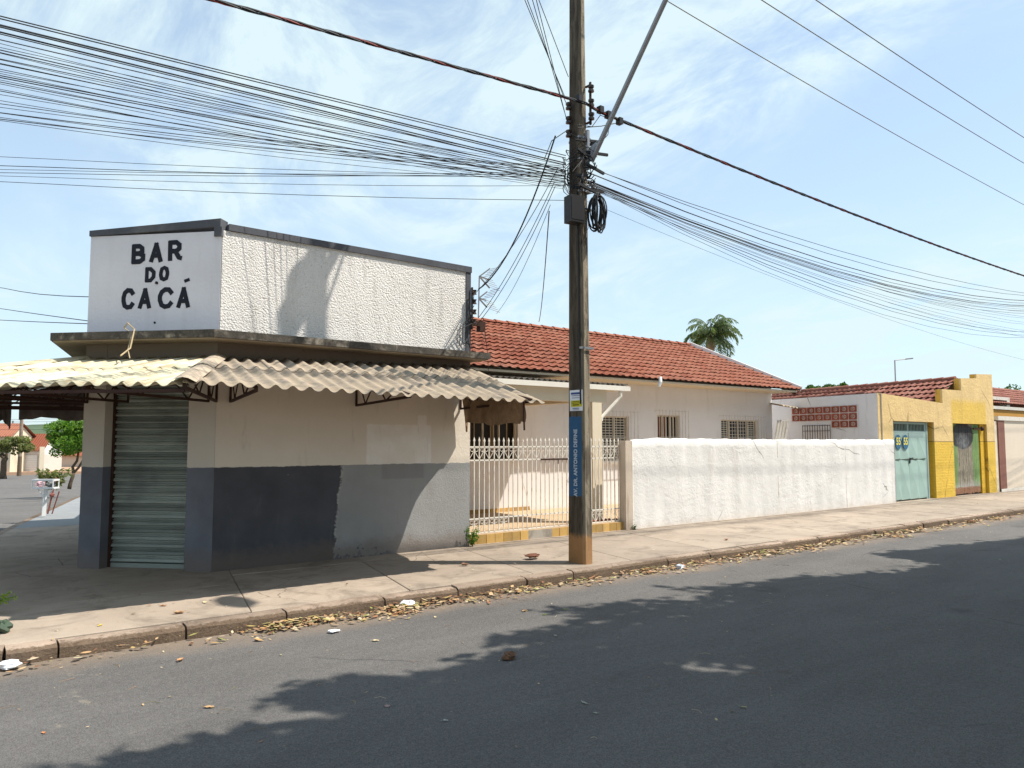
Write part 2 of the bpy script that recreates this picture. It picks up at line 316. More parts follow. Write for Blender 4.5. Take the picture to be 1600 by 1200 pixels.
def mk_leaf(name, cols, trans=.35, rough=.5):
    g = G(name, rough, 0, .3); r = g.n('ShaderNodeValToRGB'); el = r.color_ramp.elements
    for i, c in enumerate(cols):
        p = i/(len(cols)-1)
        if i == 0: el[0].position = 0; el[0].color = c+(1,)
        elif i == len(cols)-1: el[-1].position = 1; el[-1].color = c+(1,)
        else: q = el.new(p); q.color = c+(1,)
    g.set(r.inputs[0], g.isl()); g.col(r.outputs[0])
    if trans:
        tr = g.n('ShaderNodeBsdfTranslucent'); g.set(tr.inputs[0], g.mix(1., r.outputs[0], (1.6, 1.9, .7), 'MULTIPLY'))
        ms = g.n('ShaderNodeMixShader'); ms.inputs[0].default_value = trans
        g.t.links.new(g.b.outputs[0], ms.inputs[1]); g.t.links.new(tr.outputs[0], ms.inputs[2])
        g.t.links.new(ms.outputs[0], g.t.nodes['Material Output'].inputs[0])
    return g.m
def mk_yellow():
    g = G('yellow_masonry', .85, 0, .25); X, Y, Z = g.xyz(); wob = g.ma('MULTIPLY', g.ma('SUBTRACT', g.noise(4, 5, .7), .5), .12)
    pale = g.var((.70, .51, .24), g.noise(1.6, 6), .10); deep = g.var((.68, .45, .07), g.noise(2, 6), .10)
    k = g.mr(g.ma('ADD', Z, g.ma('MULTIPLY', wob, .2)), 1.58, 1.61, 1, 0)
    d2 = g.ma('MULTIPLY', g.mr(g.ma('ADD', X, wob), 23.95, 24.15), g.ma('MULTIPLY', g.mr(g.ma('ADD', X, wob), 26.4, 26.6, 1, 0), g.mr(g.ma('ADD', Z, wob), 2.7, 2.95, 1, 0)))
    x = g.mix(g.ma('MAXIMUM', k, g.ma('MULTIPLY', d2, .8)), pale, deep)
    x = g.mix(g.mr(Y, 9.99, 10.02, 0, .75), x, (.62, .36, .02))
    st = g.noise(1, 6, .65, .3, g.mul(g.pos(), (3.5, 3.5, .6))); x = g.mix(g.mr(st, .52, .8, 0, .55), x, (.36, .25, .11))
    cr = g.mr(g.ma('ABSOLUTE', g.ma('ADD', g.ma('SUBTRACT', Z, 1.6), g.ma('MULTIPLY', wob, .15))), .006, .016, 1, 0)
    x = g.mix(g.ma('MULTIPLY', cr, .7), x, (.12, .07, .02))
    ck = g.mr(g.vor(.45, 'DISTANCE_TO_EDGE', g.mix(.15, g.pos(), g.noise(2.5, 6))), 0, .010, 1, 0); x = g.mix(g.ma('MULTIPLY', ck, g.mr(g.noise(.7), .45, .52, 0, .7)), x, (.16, .10, .04))
    # faint brick courses showing through the paint
    bt = g.n('ShaderNodeTexBrick'); cb = g.n('ShaderNodeCombineXYZ'); g.set(cb.inputs[0], g.ma('ADD', X, Y)); g.set(cb.inputs[1], Z)
    g.set(bt.inputs[0], cb.outputs[0]); bt.inputs['Scale'].default_value = 1.; bt.inputs['Brick Width'].default_value = .23; bt.inputs['Row Height'].default_value = .075
    bt.inputs['Mortar Size'].default_value = .012; bt.inputs['Mortar Smooth'].default_value = .6
    g.bump(g.ma('ADD', g.ma('MULTIPLY', g.ma('MULTIPLY', bt.outputs['Fac'], g.ma('MULTIPLY', g.mr(Z, 1.58, 1.62, 1, 0), g.mr(g.noise(3), .35, .65, .2, 1))), -.16), g.noise(12, 6, .65)), .9, .02); return g.col(x)
def mk_graffiti():
    g = G('painted_old_boards', .75, 0, .3); X, Y, Z = g.xyz(); w = g.ma('MULTIPLY', g.ma('SUBTRACT', g.noise(3, 6, .65), .5), .35)
    x = g.var((.16, .26, .09), g.noise(2.5, 5), .3)
    xx = g.ma('ADD', X, w); dx = g.ma('ABSOLUTE', g.ma('SUBTRACT', xx, 25.15))
    x = g.mix(g.mr(dx, .45, .6, 1, 0), x, g.var((.23, .20, .15), g.noise(4, 6, .7, 1.5, g.mul(g.pos(), (4, 4, .8))), .8))
    hd = g.ma('ADD', g.ma('POWER', g.ma('DIVIDE', g.ma('SUBTRACT', xx, 25.0), .82), 2), g.ma('POWER', g.ma('DIVIDE', g.ma('SUBTRACT', g.ma('ADD', Z, g.ma('MULTIPLY', w, .4)), 1.78), .42), 2))
    x = g.mix(g.mr(hd, .8, 1.05, .95, 0), x, (.022, .022, .026))
    for cx_ in (25.02,):
        fd = g.ma('ADD', g.ma('POWER', g.ma('DIVIDE', g.ma('SUBTRACT', g.ma('ADD', xx, g.ma('MULTIPLY', w, .8)), cx_), .50), 2), g.ma('POWER', g.ma('DIVIDE', g.ma('SUBTRACT', g.ma('ADD', Z, g.ma('MULTIPLY', w, -.7)), 1.60), .26), 2))
        x = g.mix(g.mr(fd, .2, 1.2, .8, 0), x, g.var((.15, .155, .16), g.noise(5, 6, .7, 1.2), .9))
    x = g.mix(g.mr(g.ma('ADD', Z, w), .15, .5, .75, 0), x, (.42, .41, .38))
    x = g.mix(g.mr(g.ma('ADD', Z, g.ma('MULTIPLY', g.noise(18, 4), .25)), .34, .38, .9, 0), x, g.var((.26, .11, .05), g.noise(30, 3), .5))
    g.bump(g.noise(8, 6, .7, 0, g.mul(g.pos(), (14, 14, 1))), .7, .01); return g.col(x)
def mk_pole():
    g = G('weathered_pole_concrete', .9, 0, .2); X, Y, Z = g.xyz()
    st = g.noise(1.6, 8, .7, .4, g.mul(g.pos(), (14, 14, .6))); x = g.var((.30, .25, .18), st, .5)
    x = g.mix(g.mr(g.noise(2.2, 6, .65, .3, g.mul(g.pos(), (6, 6, 1))), .44, .62, 0, .7), x, (.045, .036, .028))
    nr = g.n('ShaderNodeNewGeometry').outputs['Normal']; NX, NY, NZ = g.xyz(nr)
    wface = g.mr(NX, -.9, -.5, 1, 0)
    x = g.mix(g.ma('MULTIPLY', wface, g.mr(g.noise(.8, 5, .6, 0, g.mul(g.pos(), (3, 3, .5))), .3, .6, .95, .6)), x, (.032, .024, .018))  # shade of the face turned from the sun, painted in as streaky dark colour
    wob = g.ma('MULTIPLY', g.ma('SUBTRACT', g.noise(14, 5, .7), .5), .10)
    zb = g.ma('MULTIPLY', g.mr(g.ma('ADD', Z, wob), .87, .88), g.mr(g.ma('ADD', Z, wob), 1.93, 1.94, 1, 0))
    yb = g.mr(g.ma('ADD', Y, g.ma('MULTIPLY', wob, .35)), 7.497, 7.505)
    blue = g.var((.045, .125, .25), g.noise(5, 6), .12)
    x = g.mix(g.ma('MULTIPLY', zb, yb), x, blue)
    orr = g.mr(g.ma('ADD', Z, g.ma('MULTIPLY', wob, 1.6)), .30, .42, 1, 0)
    x = g.mix(g.ma('MULTIPLY', orr, .8), x, g.var((.42, .22, .09), g.noise(4, 6), .2))
    g.bump(g.ma('ADD', g.noise(1, 8, .7, 0, g.mul(g.pos(), (60, 60, 5))), g.noise(50, 4)), .7, .008); return g.col(x)

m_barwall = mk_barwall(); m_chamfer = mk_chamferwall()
m_stucco = mk_stucco('rough_white_stucco', (.77, .74, .70), .015, 38); m_smooth = mk_stucco('smooth_white_render', (.70, .68, .71), .003, 20, .08)
m_cap = simple('dark_grey_paint', (.085, .088, .10), .8, .2, 4, .3, dirt=(.28, .26, .24), da=.5)
m_slab = simple('blackened_concrete', (.075, .066, .055), .95, .5, 9, .7, 20, .01, dirt=(.36, .32, .26), ds=7, da=.75)
m_soffit = simple('stained_soffit', (.26, .21, .15), .9, .2, 3, .3, dirt=(.10, .07, .05), ds=2)
m_black = simple('black_letter_paint', (.018, .02, .028), .7, .2, 8, 0, spec=.2)
m_sheet = mk_sheet('fibre_cement_sheet', (.40, .325, .24), (.19, .165, .14), (.48, .30, .18)); m_sheet2 = mk_sheet('pale_fibre_cement_sheet', (.64, .59, .42), (.42, .31, .18), (.34, .26, .18), (-.69, .72))
m_rust = simple('rusty_dark_iron', (.05, .022, .014), .8, .3, 9, .3, 60)
m_cloth = simple('brown_tarpaulin', (.30, .20, .12), .9, .35, 5, .9, 7, .03, dirt=(.10, .07, .045), ds=5)
m_cloth2 = simple('grey_brown_tarpaulin', (.16, .13, .11), .9, .3, 5, .6, 9, .02)
def mk_shutter():
    g = G('shutter_steel', .5, .25, .4); x = g.var((.30, .325, .285), g.noise(2, 5, .6, .3, g.mul(g.pos(), (1, 1, 6))), .22)
    x = g.var(x, g.rnd(), .22); sc = g.noise(1, 6, .7, .2, g.mul(g.pos(), (7, 7, 60)))
    x = g.mix(g.mr(sc, .62, .70, 0, .6), x, (.42, .43, .41)); x = g.mix(g.mr(g.noise(1.4, 5), .5, .7, 0, .5), x, (.10, .10, .10)); return g.col(x)
m_shutter = mk_shutter()
m_asphalt = mk_asphalt(); m_walk = mk_concrete('sidewalk_concrete', (.35, .285, .225), .16); m_kerb = mk_concrete('kerb_concrete', (.34, .26, .20), .25, (.10, .07, .05), .15, True)
m_walk2 = mk_concrete('pale_sidewalk', (.25, .26, .265), .08, (.22, .22, .22), .03)
m_whitewall = mk_plaster('rough_whitewash', (.73, .71, .68), (15.1, 17.95), .016, 15, .08, (.46, .37, .28), .32, .0, bst=.7)
m_housewall = mk_plaster('lilac_white_house_paint', (.80, .77, .755), None, .004, 25, .05, (.45, .38, .30), .25, .05, False, .4)
m_cobwall = mk_plaster('greyish_white_paint', (.72, .70, .70), None, .008, 16, .06, (.20, .17, .14), .45, None)
m_cream = simple('cream_paint', (.70, .60, .45), .7, .05, 2, .15, dirt=(.4, .3, .2), da=.2)
m_creamiron = simple('cream_iron_paint', (.76, .71, .62), .55, .08, 6, .1, dirt=(.35, .16, .06), ds=7, da=.7)
m_ironwhite = simple('whitish_iron_paint', (.66, .62, .55), .6, .08, 6, .1, dirt=(.3, .2, .12), ds=7, da=.5)
m_dark = simple('dark_interior', (.02, .016, .013), .6, .2, 2, 0)
def mk_glass():
    g = G('window_glass', .12, 0, .5); return g.col(g.var((.05, .06, .07), g.noise(2), .3))
m_glass = mk_glass()
m_tile = mk_tile('terracotta_roof_tile', (.22, .062, .032), (.28, .085, .045), (.32, .125, .075)); m_tile2 = mk_tile('old_red_roof_tile', (.20, .06, .04), (.26, .09, .06), (.32, .14, .10))
m_ytile = simple('ochre_ceramic_tile', (.50, .31, .10), .45, .14, 8, .1, rnd=.2, dirt=(.30, .24, .16), ds=3, da=.8)
m_yard = simple('yard_tile_floor', (.50, .36, .22), .7, .12, 2, .2, dirt=(.3, .24, .17), ds=1.2)
m_yellow = mk_yellow(); m_graf = mk_graffiti(); m_pole = mk_pole()
m_teal = simple('pale_green_door_paint', (.33, .46, .415), .6, .08, 3, .12, dirt=(.28, .38, .35), ds=2.5, da=.5)
m_teal2 = simple('grey_green_door_paint', (.27, .37, .35), .6, .1, 3, .1)
m_terra = simple('red_clay_block', (.30, .075, .04), .85, .2, 10, .4, rnd=.12)
m_terra2 = simple('pale_clay', (.42, .17, .10), .85, .15, 10, .3); m_cobpaint = simple('white_block_rim', (.66, .60, .58), .85, .1, 8, .2, dirt=(.35, .2, .15), ds=6)
m_steel = simple('galvanised_steel', (.30, .31, .33), .45, .1, 3, .05, metal=.5); m_black_pl = simple('black_plastic', (.018, .018, .02), .5, .2, 8, 0)
m_cable = simple('black_cable_sheath', (.02, .021, .024), .6, .1, 8, 0); m_cable_g = simple('grey_cable_sheath', (.10, .11, .12), .6, .1, 8, 0); m_cable_r = simple('red_cable_sheath', (.26, .035, .03), .5, .1, 8, 0)
m_porcelain = simple('brown_porcelain', (.035, .018, .012), .25, .1, 8, 0, spec=.6); m_alu = simple('bare_aluminium_wire', (.19, .19, .18), .5, .1, 3, 0, metal=.4)
m_paper = simple('white_paper', (.80, .82, .85), .8, .04, 8, .1); m_blue_ink = simple('blue_ink', (.05, .09, .25), .8, .05, 8, 0); m_yel_ink = simple('yellow_ink', (.62, .55, .04), .8, .05, 8, 0)
m_wtext = simple('faded_white_paint', (.55, .62, .70), .8, .15, 20, 0)
m_white = simple('white_enamel', (.78, .78, .76), .5, .05, 5, .05, dirt=(.4, .36, .3), da=.3); m_gutter = simple('white_gutter', (.76, .72, .64), .5, .05, 3, .05, dirt=(.45, .35, .22), da=.4)
m_bark = simple('tree_bark', (.11, .08, .055), .95, .3, 6, .9, 20, .02); m_bark2 = simple('palm_trunk', (.20, .16, .12), .95, .3, 9, .8)
m_leafg = mk_leaf('green_foliage', [(.055, .13, .015), (.10, .21, .025), (.15, .27, .035), (.07, .16, .02), (.20, .26, .05)])
m_leafd = mk_leaf('dark_foliage', [(.03, .06, .015), (.05, .10, .02), (.07, .12, .03)]); m_leafp = mk_leaf('palm_frond', [(.08, .12, .06), (.13, .17, .10), (.19, .22, .14)])
m_leafo = mk_leaf('pale_olive_foliage', [(.14, .15, .06), (.22, .21, .10), (.10, .15, .04)]); m_litter = mk_leaf('dry_leaf_litter', [(.44, .25, .12), (.50, .34, .18), (.22, .11, .06), (.54, .42, .24), (.13, .07, .04), (.38, .17, .08), (.46, .33, .13), (.22, .24, .07), (.58, .48, .33), (.30, .17, .10)], 0, .8)
m_hill = simple('distant_scrub_hill', (.075, .11, .06), 1, .3, .05, 0); m_ground = simple('bare_earth', (.22, .15, .09), 1, .25, .3, .4, 6, .02)
m_orange = simple('orange_paint', (.52, .26, .05), .7, .06, 2, .1); m_beige = mk_plaster('beige_wall_paint', (.66, .57, .46), None, .004, 20, .04, (.5, .42, .33), .3, .1, False, .3); m_brick = simple('dull_red_tile_pier', (.22, .095, .07), .7, .12, 5, .2)
m_brown = simple('brown_shutter', (.30, .22, .13), .6, .15, 6, .1); m_louvre = simple('cream_louvre', (.62, .54, .42), .5, .08, 6, .1)

# ------------------------------------------------------------------ ground, roads, pavements
SD = np.array([.25, .968])                # the way the side street runs
SK0 = np.array([1.285, 16.85])            # a point of its kerb
def HY(y):                                # the side street drops away behind the corner
    return float(np.interp(y, [11.5, 16.8, 27, 44, 100, 400], [0, 0, -.10, -.80, -2.2, -3.5]))
g_ = MB(); g_.add([(-900, -900, -4.2), (900, -900, -4.2), (900, 900, -4.2), (-900, 900, -4.2)], [(0, 1, 2, 3)]); struct(g_, 'ground', m_ground)
rd = MB()
ys = [-30, 7.15, 11.5, 16.8, 27, 44, 100, 220]
for a, b in zip(ys, ys[1:]):
    za, zb = HY(a)-.13, HY(b)-.13
    xa = 200 if a < 7 else SK0[0]+SD[0]/SD[1]*(a-SK0[1])+.3; xb = 200 if b < 8 else SK0[0]+SD[0]/SD[1]*(b-SK0[1])+.3
    if a < 7:
        rd.add([(-80, a, za), (120, a, za), (120, 7.32, zb), (-80, 7.32, zb)], [(0, 1, 2, 3)])
    elif a < 8: rd.add([(-80, 7.32, za), (.45, 7.32, za), (xb, b, zb), (-80, b, zb)], [(0, 1, 2, 3)])
    else: rd.add([(-80, a, za), (xa, a, za), (xb, b, zb), (-80, b, zb)], [(0, 1, 2, 3)])
struct(rd, 'road', m_asphalt)

walk = MB(); skirt = MB()
def side_kerb_x(y): return SK0[0]+SD[0]/SD[1]*(y-SK0[1])
# bed under the slabs, dark joints between them
bed = MB()
bed.add([(.2, 7.3, -.02), (90, 7.3, -.02), (90, 10.1, -.02), (-.9, 10.1, -.02), (-.9, 8.2, -.02)], [(0, 1, 2, 3, 4)])
for a, b in zip([10.1, 11.5, 16.8, 27, 44, 100], [11.5, 16.8, 27, 44, 100, 220]):
    bed.add([(side_kerb_x(a), a, HY(a)-.02), (side_kerb_x(a)+5, a, HY(a)-.02), (side_kerb_x(b)+5, b, HY(b)-.02), (side_kerb_x(b), b, HY(b)-.02)], [(0, 1, 2, 3)])
sidewalk = struct(bed, 'sidewalk', simple('joint_dirt', (.09, .07, .05), 1, .2, 6, .3))
def slab(poly, z0, zt, mat=m_walk):
    mb = MB(); n = len(poly); c = np.mean(poly, 0); ins = [tuple(np.array(p)+(c-np.array(p))/np.linalg.norm(c-np.array(p))*.012) for p in poly]
    vs = [(p[0], p[1], z0) for p in poly]+[(p[0], p[1], zt[i]-.006) for i, p in enumerate(poly)]+[(p[0], p[1], zt[i]) for i, p in enumerate(ins)]
    fs = [(i, (i+1) % n, (i+1) % n+n, i+n) for i in range(n)]+[(i+n, (i+1) % n+n, (i+1) % n+2*n, i+2*n) for i in range(n)]+[tuple(range(2*n, 3*n))]
    mb.add(vs, fs); mb.build('paving_slab', mat, sidewalk)
j = lambda k, y: 4.3+1.72*k+.235*(y-7.35)
for k in range(-1, 46):
    ya, yb = 7.36, 9.47
    e = .004
    t = [random.uniform(-.005, .003) for _ in range(4)]
    slab([(j(k, ya)+e, ya), (j(k+1, ya)-e, ya), (j(k+1, yb)-e, yb), (j(k, yb)+e, yb)], -.1, t)
    slab([(j(k, yb+.012)+e, yb+.012), (j(k+1, yb+.012)-e, yb+.012), (j(k+1, 10.06)-e, 10.06), (j(k, 10.06)+e, 10.06)], -.1, [q*.5+.003 for q in t])
slab([(.3, 7.36), (j(-1, 7.36)-.004, 7.36), (j(-1, 8.9)-.004, 8.9), (-.85, 8.9), (-.85, 8.2), (-.5, 7.65)], -.1, [0]*6)
slab([(-.85, 8.912), (j(-1, 8.912)-.004, 8.912), (j(-1, 10.06), 10.06), (j(-1, 10.06)+.1, 11.3), (-.3, 11.3), (side_kerb_x(10)+.15, 10)], -.1, [0, 0, 0, 0, 0, 0])
yy = 11.312
while yy < 100:
    st = 1.9 if yy < 30 else 7; yb = yy+st; pale = yy > 17.0
    xa, xb = side_kerb_x(yy)+.14, side_kerb_x(yb)+.14
    xm = 1.9
    slab([(xa, yy), (xa+xm, yy), (xb+xm, yb-.01), (xb, yb-.01)], HY(yy)-.1, [HY(yy), HY(yy), HY(yb), HY(yb)], m_walk2 if pale else m_walk)
    slab([(xa+xm+.01, yy), (xa+2*xm+1, yy), (xb+2*xm+1, yb-.01), (xb+xm+.01, yb-.01)], HY(yy)-.1, [HY(yy), HY(yy), HY(yb), HY(yb)], m_walk2 if pale else m_walk)
    yy = yb
# kerb stones
def kerb(p, q, h0=0., h1=0., w=.16, chip=.022, mat=m_kerb):
    p, q = np.array(p, float), np.array(q, float); d = (q-p)/np.linalg.norm(q-p); nrm = np.array([-d[1], d[0]]); L = np.linalg.norm(q-p); n = max(3, int(L/.12))
    mb = MB(); rows = []
    for i in range(n+1):
        c = p+d*(L*i/n); z = h0+(h1-h0)*i/n; e = .018 if i in (0, n) else 0
        a = random.uniform(-chip, chip*.6)
        prof = [(e*.6, -.25), (.0+a*.3+e*.6, -.10), (.004+a*.5+e*.5, -.035), (.022+abs(a), -.006-e*.7), (.05, .004-e*.6+a*.2), (w, .002)]
        rows.append([(c[0]+nrm[0]*o, c[1]+nrm[1]*o, z+zz) for o, zz in prof])
    m = len(rows[0]); vs = [v for r in rows for v in r]
    fs = [(i*m+k, (i+1)*m+k, (i+1)*m+k+1, i*m+k+1) for i in range(n) for k in range(m-1)]+[tuple(range(m))[::-1], tuple(n*m+k for k in range(m))]
    mb.add(vs, fs); return mb.build('kerb_stone', mat, sidewalk, smooth=False)
xs = [.62, .98, 1.95, 2.86, 3.9, 4.80, 5.78, 6.52, 7.36, 8.3, 9.2, 10.05, 11.1, 12.1, 13.1, 14.0, 15.2, 15.9, 17.0, 18.3]
while xs[-1] < 80: xs.append(xs[-1]+random.uniform(.8, 1.25))
for a, b in zip(xs, xs[1:]):
    dz = random.uniform(-.012, .006); dy = random.uniform(-.015, .015)
    kerb((a+.008, 7.17+dy), (b-.008, 7.17+dy+random.uniform(-.01, .01)), dz, dz+random.uniform(-.01, .01))
cp = [(.6, 7.2), (.1, 7.3), (-.5, 7.62), (-.85, 8.15), (-.92, 8.7)]
for a, b in zip(cp, cp[1:]): kerb(b, a)
yk = 8.7
while yk < 100:
    st = 1.0 if yk < 40 else 6; kerb((side_kerb_x(yk+st), yk+st-.01), (side_kerb_x(yk), yk), HY(yk+st), HY(yk)); yk += st

# ------------------------------------------------------------------ corner bar
C0 = np.array([2.95, 9.85]); C1 = np.array([1.69, 11.17]); DH = (C1-C0)/np.linalg.norm(C1-C0); LH = float(np.linalg.norm(C1-C0)); NH = np.array([DH[1], -DH[0]])*-1
# NH points out of the corner face
if NH[1] > 0: NH = -NH
XR = 6.80; YF = 9.85
bar = thing('bar_building', (4.4, 10.8, 0), 'low white and grey corner bar with lettered parapet, rolling shutter and corrugated awning', 'building')
def ch(s, o=0.): p = C0+DH*s+NH*o; return (float(p[0]), float(p[1]))
SW = C1+SD*6.3; BL = -.9
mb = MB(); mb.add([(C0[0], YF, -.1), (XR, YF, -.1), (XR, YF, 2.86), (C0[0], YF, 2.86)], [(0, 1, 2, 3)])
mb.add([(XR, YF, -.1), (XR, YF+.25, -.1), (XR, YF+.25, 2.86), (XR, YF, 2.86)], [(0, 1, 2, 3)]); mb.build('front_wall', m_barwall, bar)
mb = MB()
def chbox(mb, s0, s1, o0, o1, z0, z1): mb.prism([ch(s0, o1), ch(s0, o0), ch(s1, o0), ch(s1, o1)][::-1], z0, z1); return mb
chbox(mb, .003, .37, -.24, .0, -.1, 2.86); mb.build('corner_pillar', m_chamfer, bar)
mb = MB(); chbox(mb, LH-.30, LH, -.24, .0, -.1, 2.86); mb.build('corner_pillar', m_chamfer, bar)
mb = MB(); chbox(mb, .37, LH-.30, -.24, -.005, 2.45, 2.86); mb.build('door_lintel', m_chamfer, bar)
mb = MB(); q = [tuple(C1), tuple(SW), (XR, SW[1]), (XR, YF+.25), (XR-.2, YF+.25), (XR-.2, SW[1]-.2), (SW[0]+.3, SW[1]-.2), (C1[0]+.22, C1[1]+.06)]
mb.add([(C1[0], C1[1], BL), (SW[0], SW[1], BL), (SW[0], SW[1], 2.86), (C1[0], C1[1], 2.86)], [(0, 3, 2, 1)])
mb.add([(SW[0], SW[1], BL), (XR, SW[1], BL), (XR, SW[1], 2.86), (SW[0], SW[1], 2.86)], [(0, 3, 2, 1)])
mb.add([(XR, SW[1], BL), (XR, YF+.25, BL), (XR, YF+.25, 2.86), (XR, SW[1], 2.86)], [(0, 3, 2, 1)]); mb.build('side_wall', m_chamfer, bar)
# rolling shutter: horizontal interlocking slats in a recess
sh = link('rolling_shutter', None, bar, (0, 0, 0)); WL[sh.name] = WL[bar.name]
prof = [(-.022, .0), (.012, .006), (.024, .014), (.026, .024), (.012, .046), (-.004, .054), (-.020, .056), (-.020, .064), (-.002, .066), (.006, .071), (.001, .078), (-.022, .080), (-.024, .093)]
smb = MB(); a0, a1 = .37, LH-.30
pa, pb = np.array(ch(a0, -.19)), np.array(ch(a1, -.19)); cen = (pa+pb)/2
vs = []
for (o, z) in prof: vs += [(*(pa+NH*o-cen), z), (*(pb+NH*o-cen), z)]
smb.add(vs, [(2*i, 2*i+1, 2*i+3, 2*i+2) for i in range(len(prof)-1)]); sme = smb.mesh('slat', m_shutter)
for i in range(27):
    o = link('slat', sme, sh, (cen[0]-WL[bar.name][0], cen[1]-WL[bar.name][1], .06+i*.093))
mb = MB(); chbox(mb, a0, a1, -.215, -.17, -.05, .055); mb.build('bottom_rail', m_shutter, sh)
for s0 in (a0, a1-.035):
    mb = MB(); chbox(mb, s0, s0+.035, -.20, -.155, -.05, 2.55); mb.build('guide_rail', m_rust, sh)
# cornice slab all round, then the parapet
E_ = .38
def offs(e):
    # outline pushed out by e: front, corner face, side
    n3 = np.array([-SD[1], SD[0]])
    def isec(p, d, q, f): 
        A = np.array([[d[0], -f[0]], [d[1], -f[1]]]); t = np.linalg.solve(A, q-p); return p+d*t[0]
    pf = np.array([0, YF-e]); pc = C0+NH*e; ps = C1+n3*e
    a = isec(pf, np.array([1., 0]), pc, DH); b = isec(pc, DH, ps, SD); c = ps+SD*6.45
    return a, b, c
a, b, c = offs(E_); a2, b2, c2 = offs(0)
mb = MB(); mb.prism([tuple(a), (XR+.12, YF-E_), (XR+.12, SW[1]), tuple(c), tuple(b)], 2.862, 2.955); slabo = mb.build('cornice_slab', m_slab, bar)
mb = MB(); ai, bi, ci = offs(E_-.03); mb.prism([tuple(ai), (XR+.09, YF-E_+.03), (XR+.09, SW[1]-.1), tuple(ci), tuple(bi)], 2.845, 2.86); mb.build('cornice_soffit', m_soffit, bar)
TH = .14
mb = MB(); mb.prism([(C0[0]+.02, YF), (XR-.09, YF), (XR-.09, YF+TH), (C0[0]+.02, YF+TH)], 2.957, [4.285, 4.265, 4.265, 4.285]); mb.build('front_parapet', m_stucco, bar)
mb = MB(); mb.prism([(XR-.088, YF-.012), (XR, YF-.012), (XR, YF+TH), (XR-.088, YF+TH)], 2.957, 4.25); mb.build('parapet_edge_band', m_cap, bar)
mb = MB(); mb.prism([(C0[0]+.09, YF-.025), (XR+.01, YF-.025), (XR+.01, YF+TH+.02), (C0[0]+.09, YF+TH+.02)], [4.29, 4.252, 4.252, 4.29], [4.375, 4.345, 4.345, 4.375]); mb.build('parapet_cap', m_cap, bar)
mb = MB(); mb.prism([ch(-.01, 0), ch(LH, 0), ch(LH, -TH), ch(.05, -TH)][::-1], 2.957, [4.27, 4.27, 4.27, 4.27][::-1]); mb.build('corner_parapet', m_smooth, bar)
mb = MB(); mb.prism([ch(.0, .022), ch(.0, -TH-.02), ch(LH+.01, -TH-.02), ch(LH+.01, .022)], [4.325, 4.325, 4.272, 4.272], [4.43, 4.43, 4.345, 4.345])
mb.prism([ch(-.02, .022), ch(-.02, -TH), ch(.085, -TH), ch(.085, .022)], [4.20, 4.20, 4.20, 4.20], [4.324, 4.324, 4.324, 4.324]); mb.build('corner_parapet_cap', m_cap, bar)
mb = MB(); mb.add([(C1[0], C1[1], 2.957), (SW[0], SW[1], 2.957), (SW[0], SW[1], 3.9), (C1[0], C1[1], 4.2)], [(0, 3, 2, 1)]); 
mb.add([(C1[0]+.14, C1[1], 2.957), (SW[0]+.14, SW[1], 2.957), (SW[0]+.14, SW[1], 3.9), (C1[0]+.14, C1[1], 4.2)], [(0, 1, 2, 3)]); mb.build('side_parapet', m_smooth, bar)
mb = MB(); mb.prism([(C0[0]+.1, YF+TH), (XR, YF+TH), (XR, SW[1]-.05), (SW[0]+.1, SW[1]-.05), (C1[0]+.2, C1[1]+.05)], 2.958, 3.02); mb.build('flat_roof', m_slab, bar)
# painted letters: strokes laid on the corner face
sign = link('painted_sign', None, bar); WL[sign.name] = WL[bar.name]
def on_face(px, py):
    d = _FW+_R*(px-800)/F_PX-_U*(py-600)/F_PX; P0 = np.array([C0[0], C0[1], 0]); N3 = np.array([NH[0], NH[1], 0])
    P = _C+d*(((P0-_C)@N3)/(d@N3)); s = (P[:2]-C0)@DH; return s, P[2]
GL = {'B': [[(0,0),(0,1)], [(0,1),(.6,1),(.88,.86),(.88,.65),(.6,.53),(0,.53)], [(.6,.53),(1,.4),(1,.14),(.68,0),(0,0)]],
      'A': [[(0,0),(.5,1)], [(.5,1),(1,0)], [(.2,.3),(.8,.3)]], 'R': [[(0,0),(0,1)], [(0,1),(.6,1),(.9,.84),(.9,.62),(.6,.48),(0,.48)], [(.5,.48),(.86,.08),(1,.06)]],
      'D': [[(0,0),(0,1)], [(0,1),(.55,1),(1,.72),(1,.28),(.55,0),(0,0)]], 'O': [[(.5,1),(.85,.9),(1,.6),(1,.4),(.85,.1),(.5,0),(.15,.1),(0,.4),(0,.6),(.15,.9),(.5,1)]],
      'C': [[(1,.82),(.8,.98),(.45,1),(.15,.85),(0,.6),(0,.38),(.15,.1),(.45,0),(.8,.04),(1,.2)]], '´': [[(0,0),(1,1)]]}
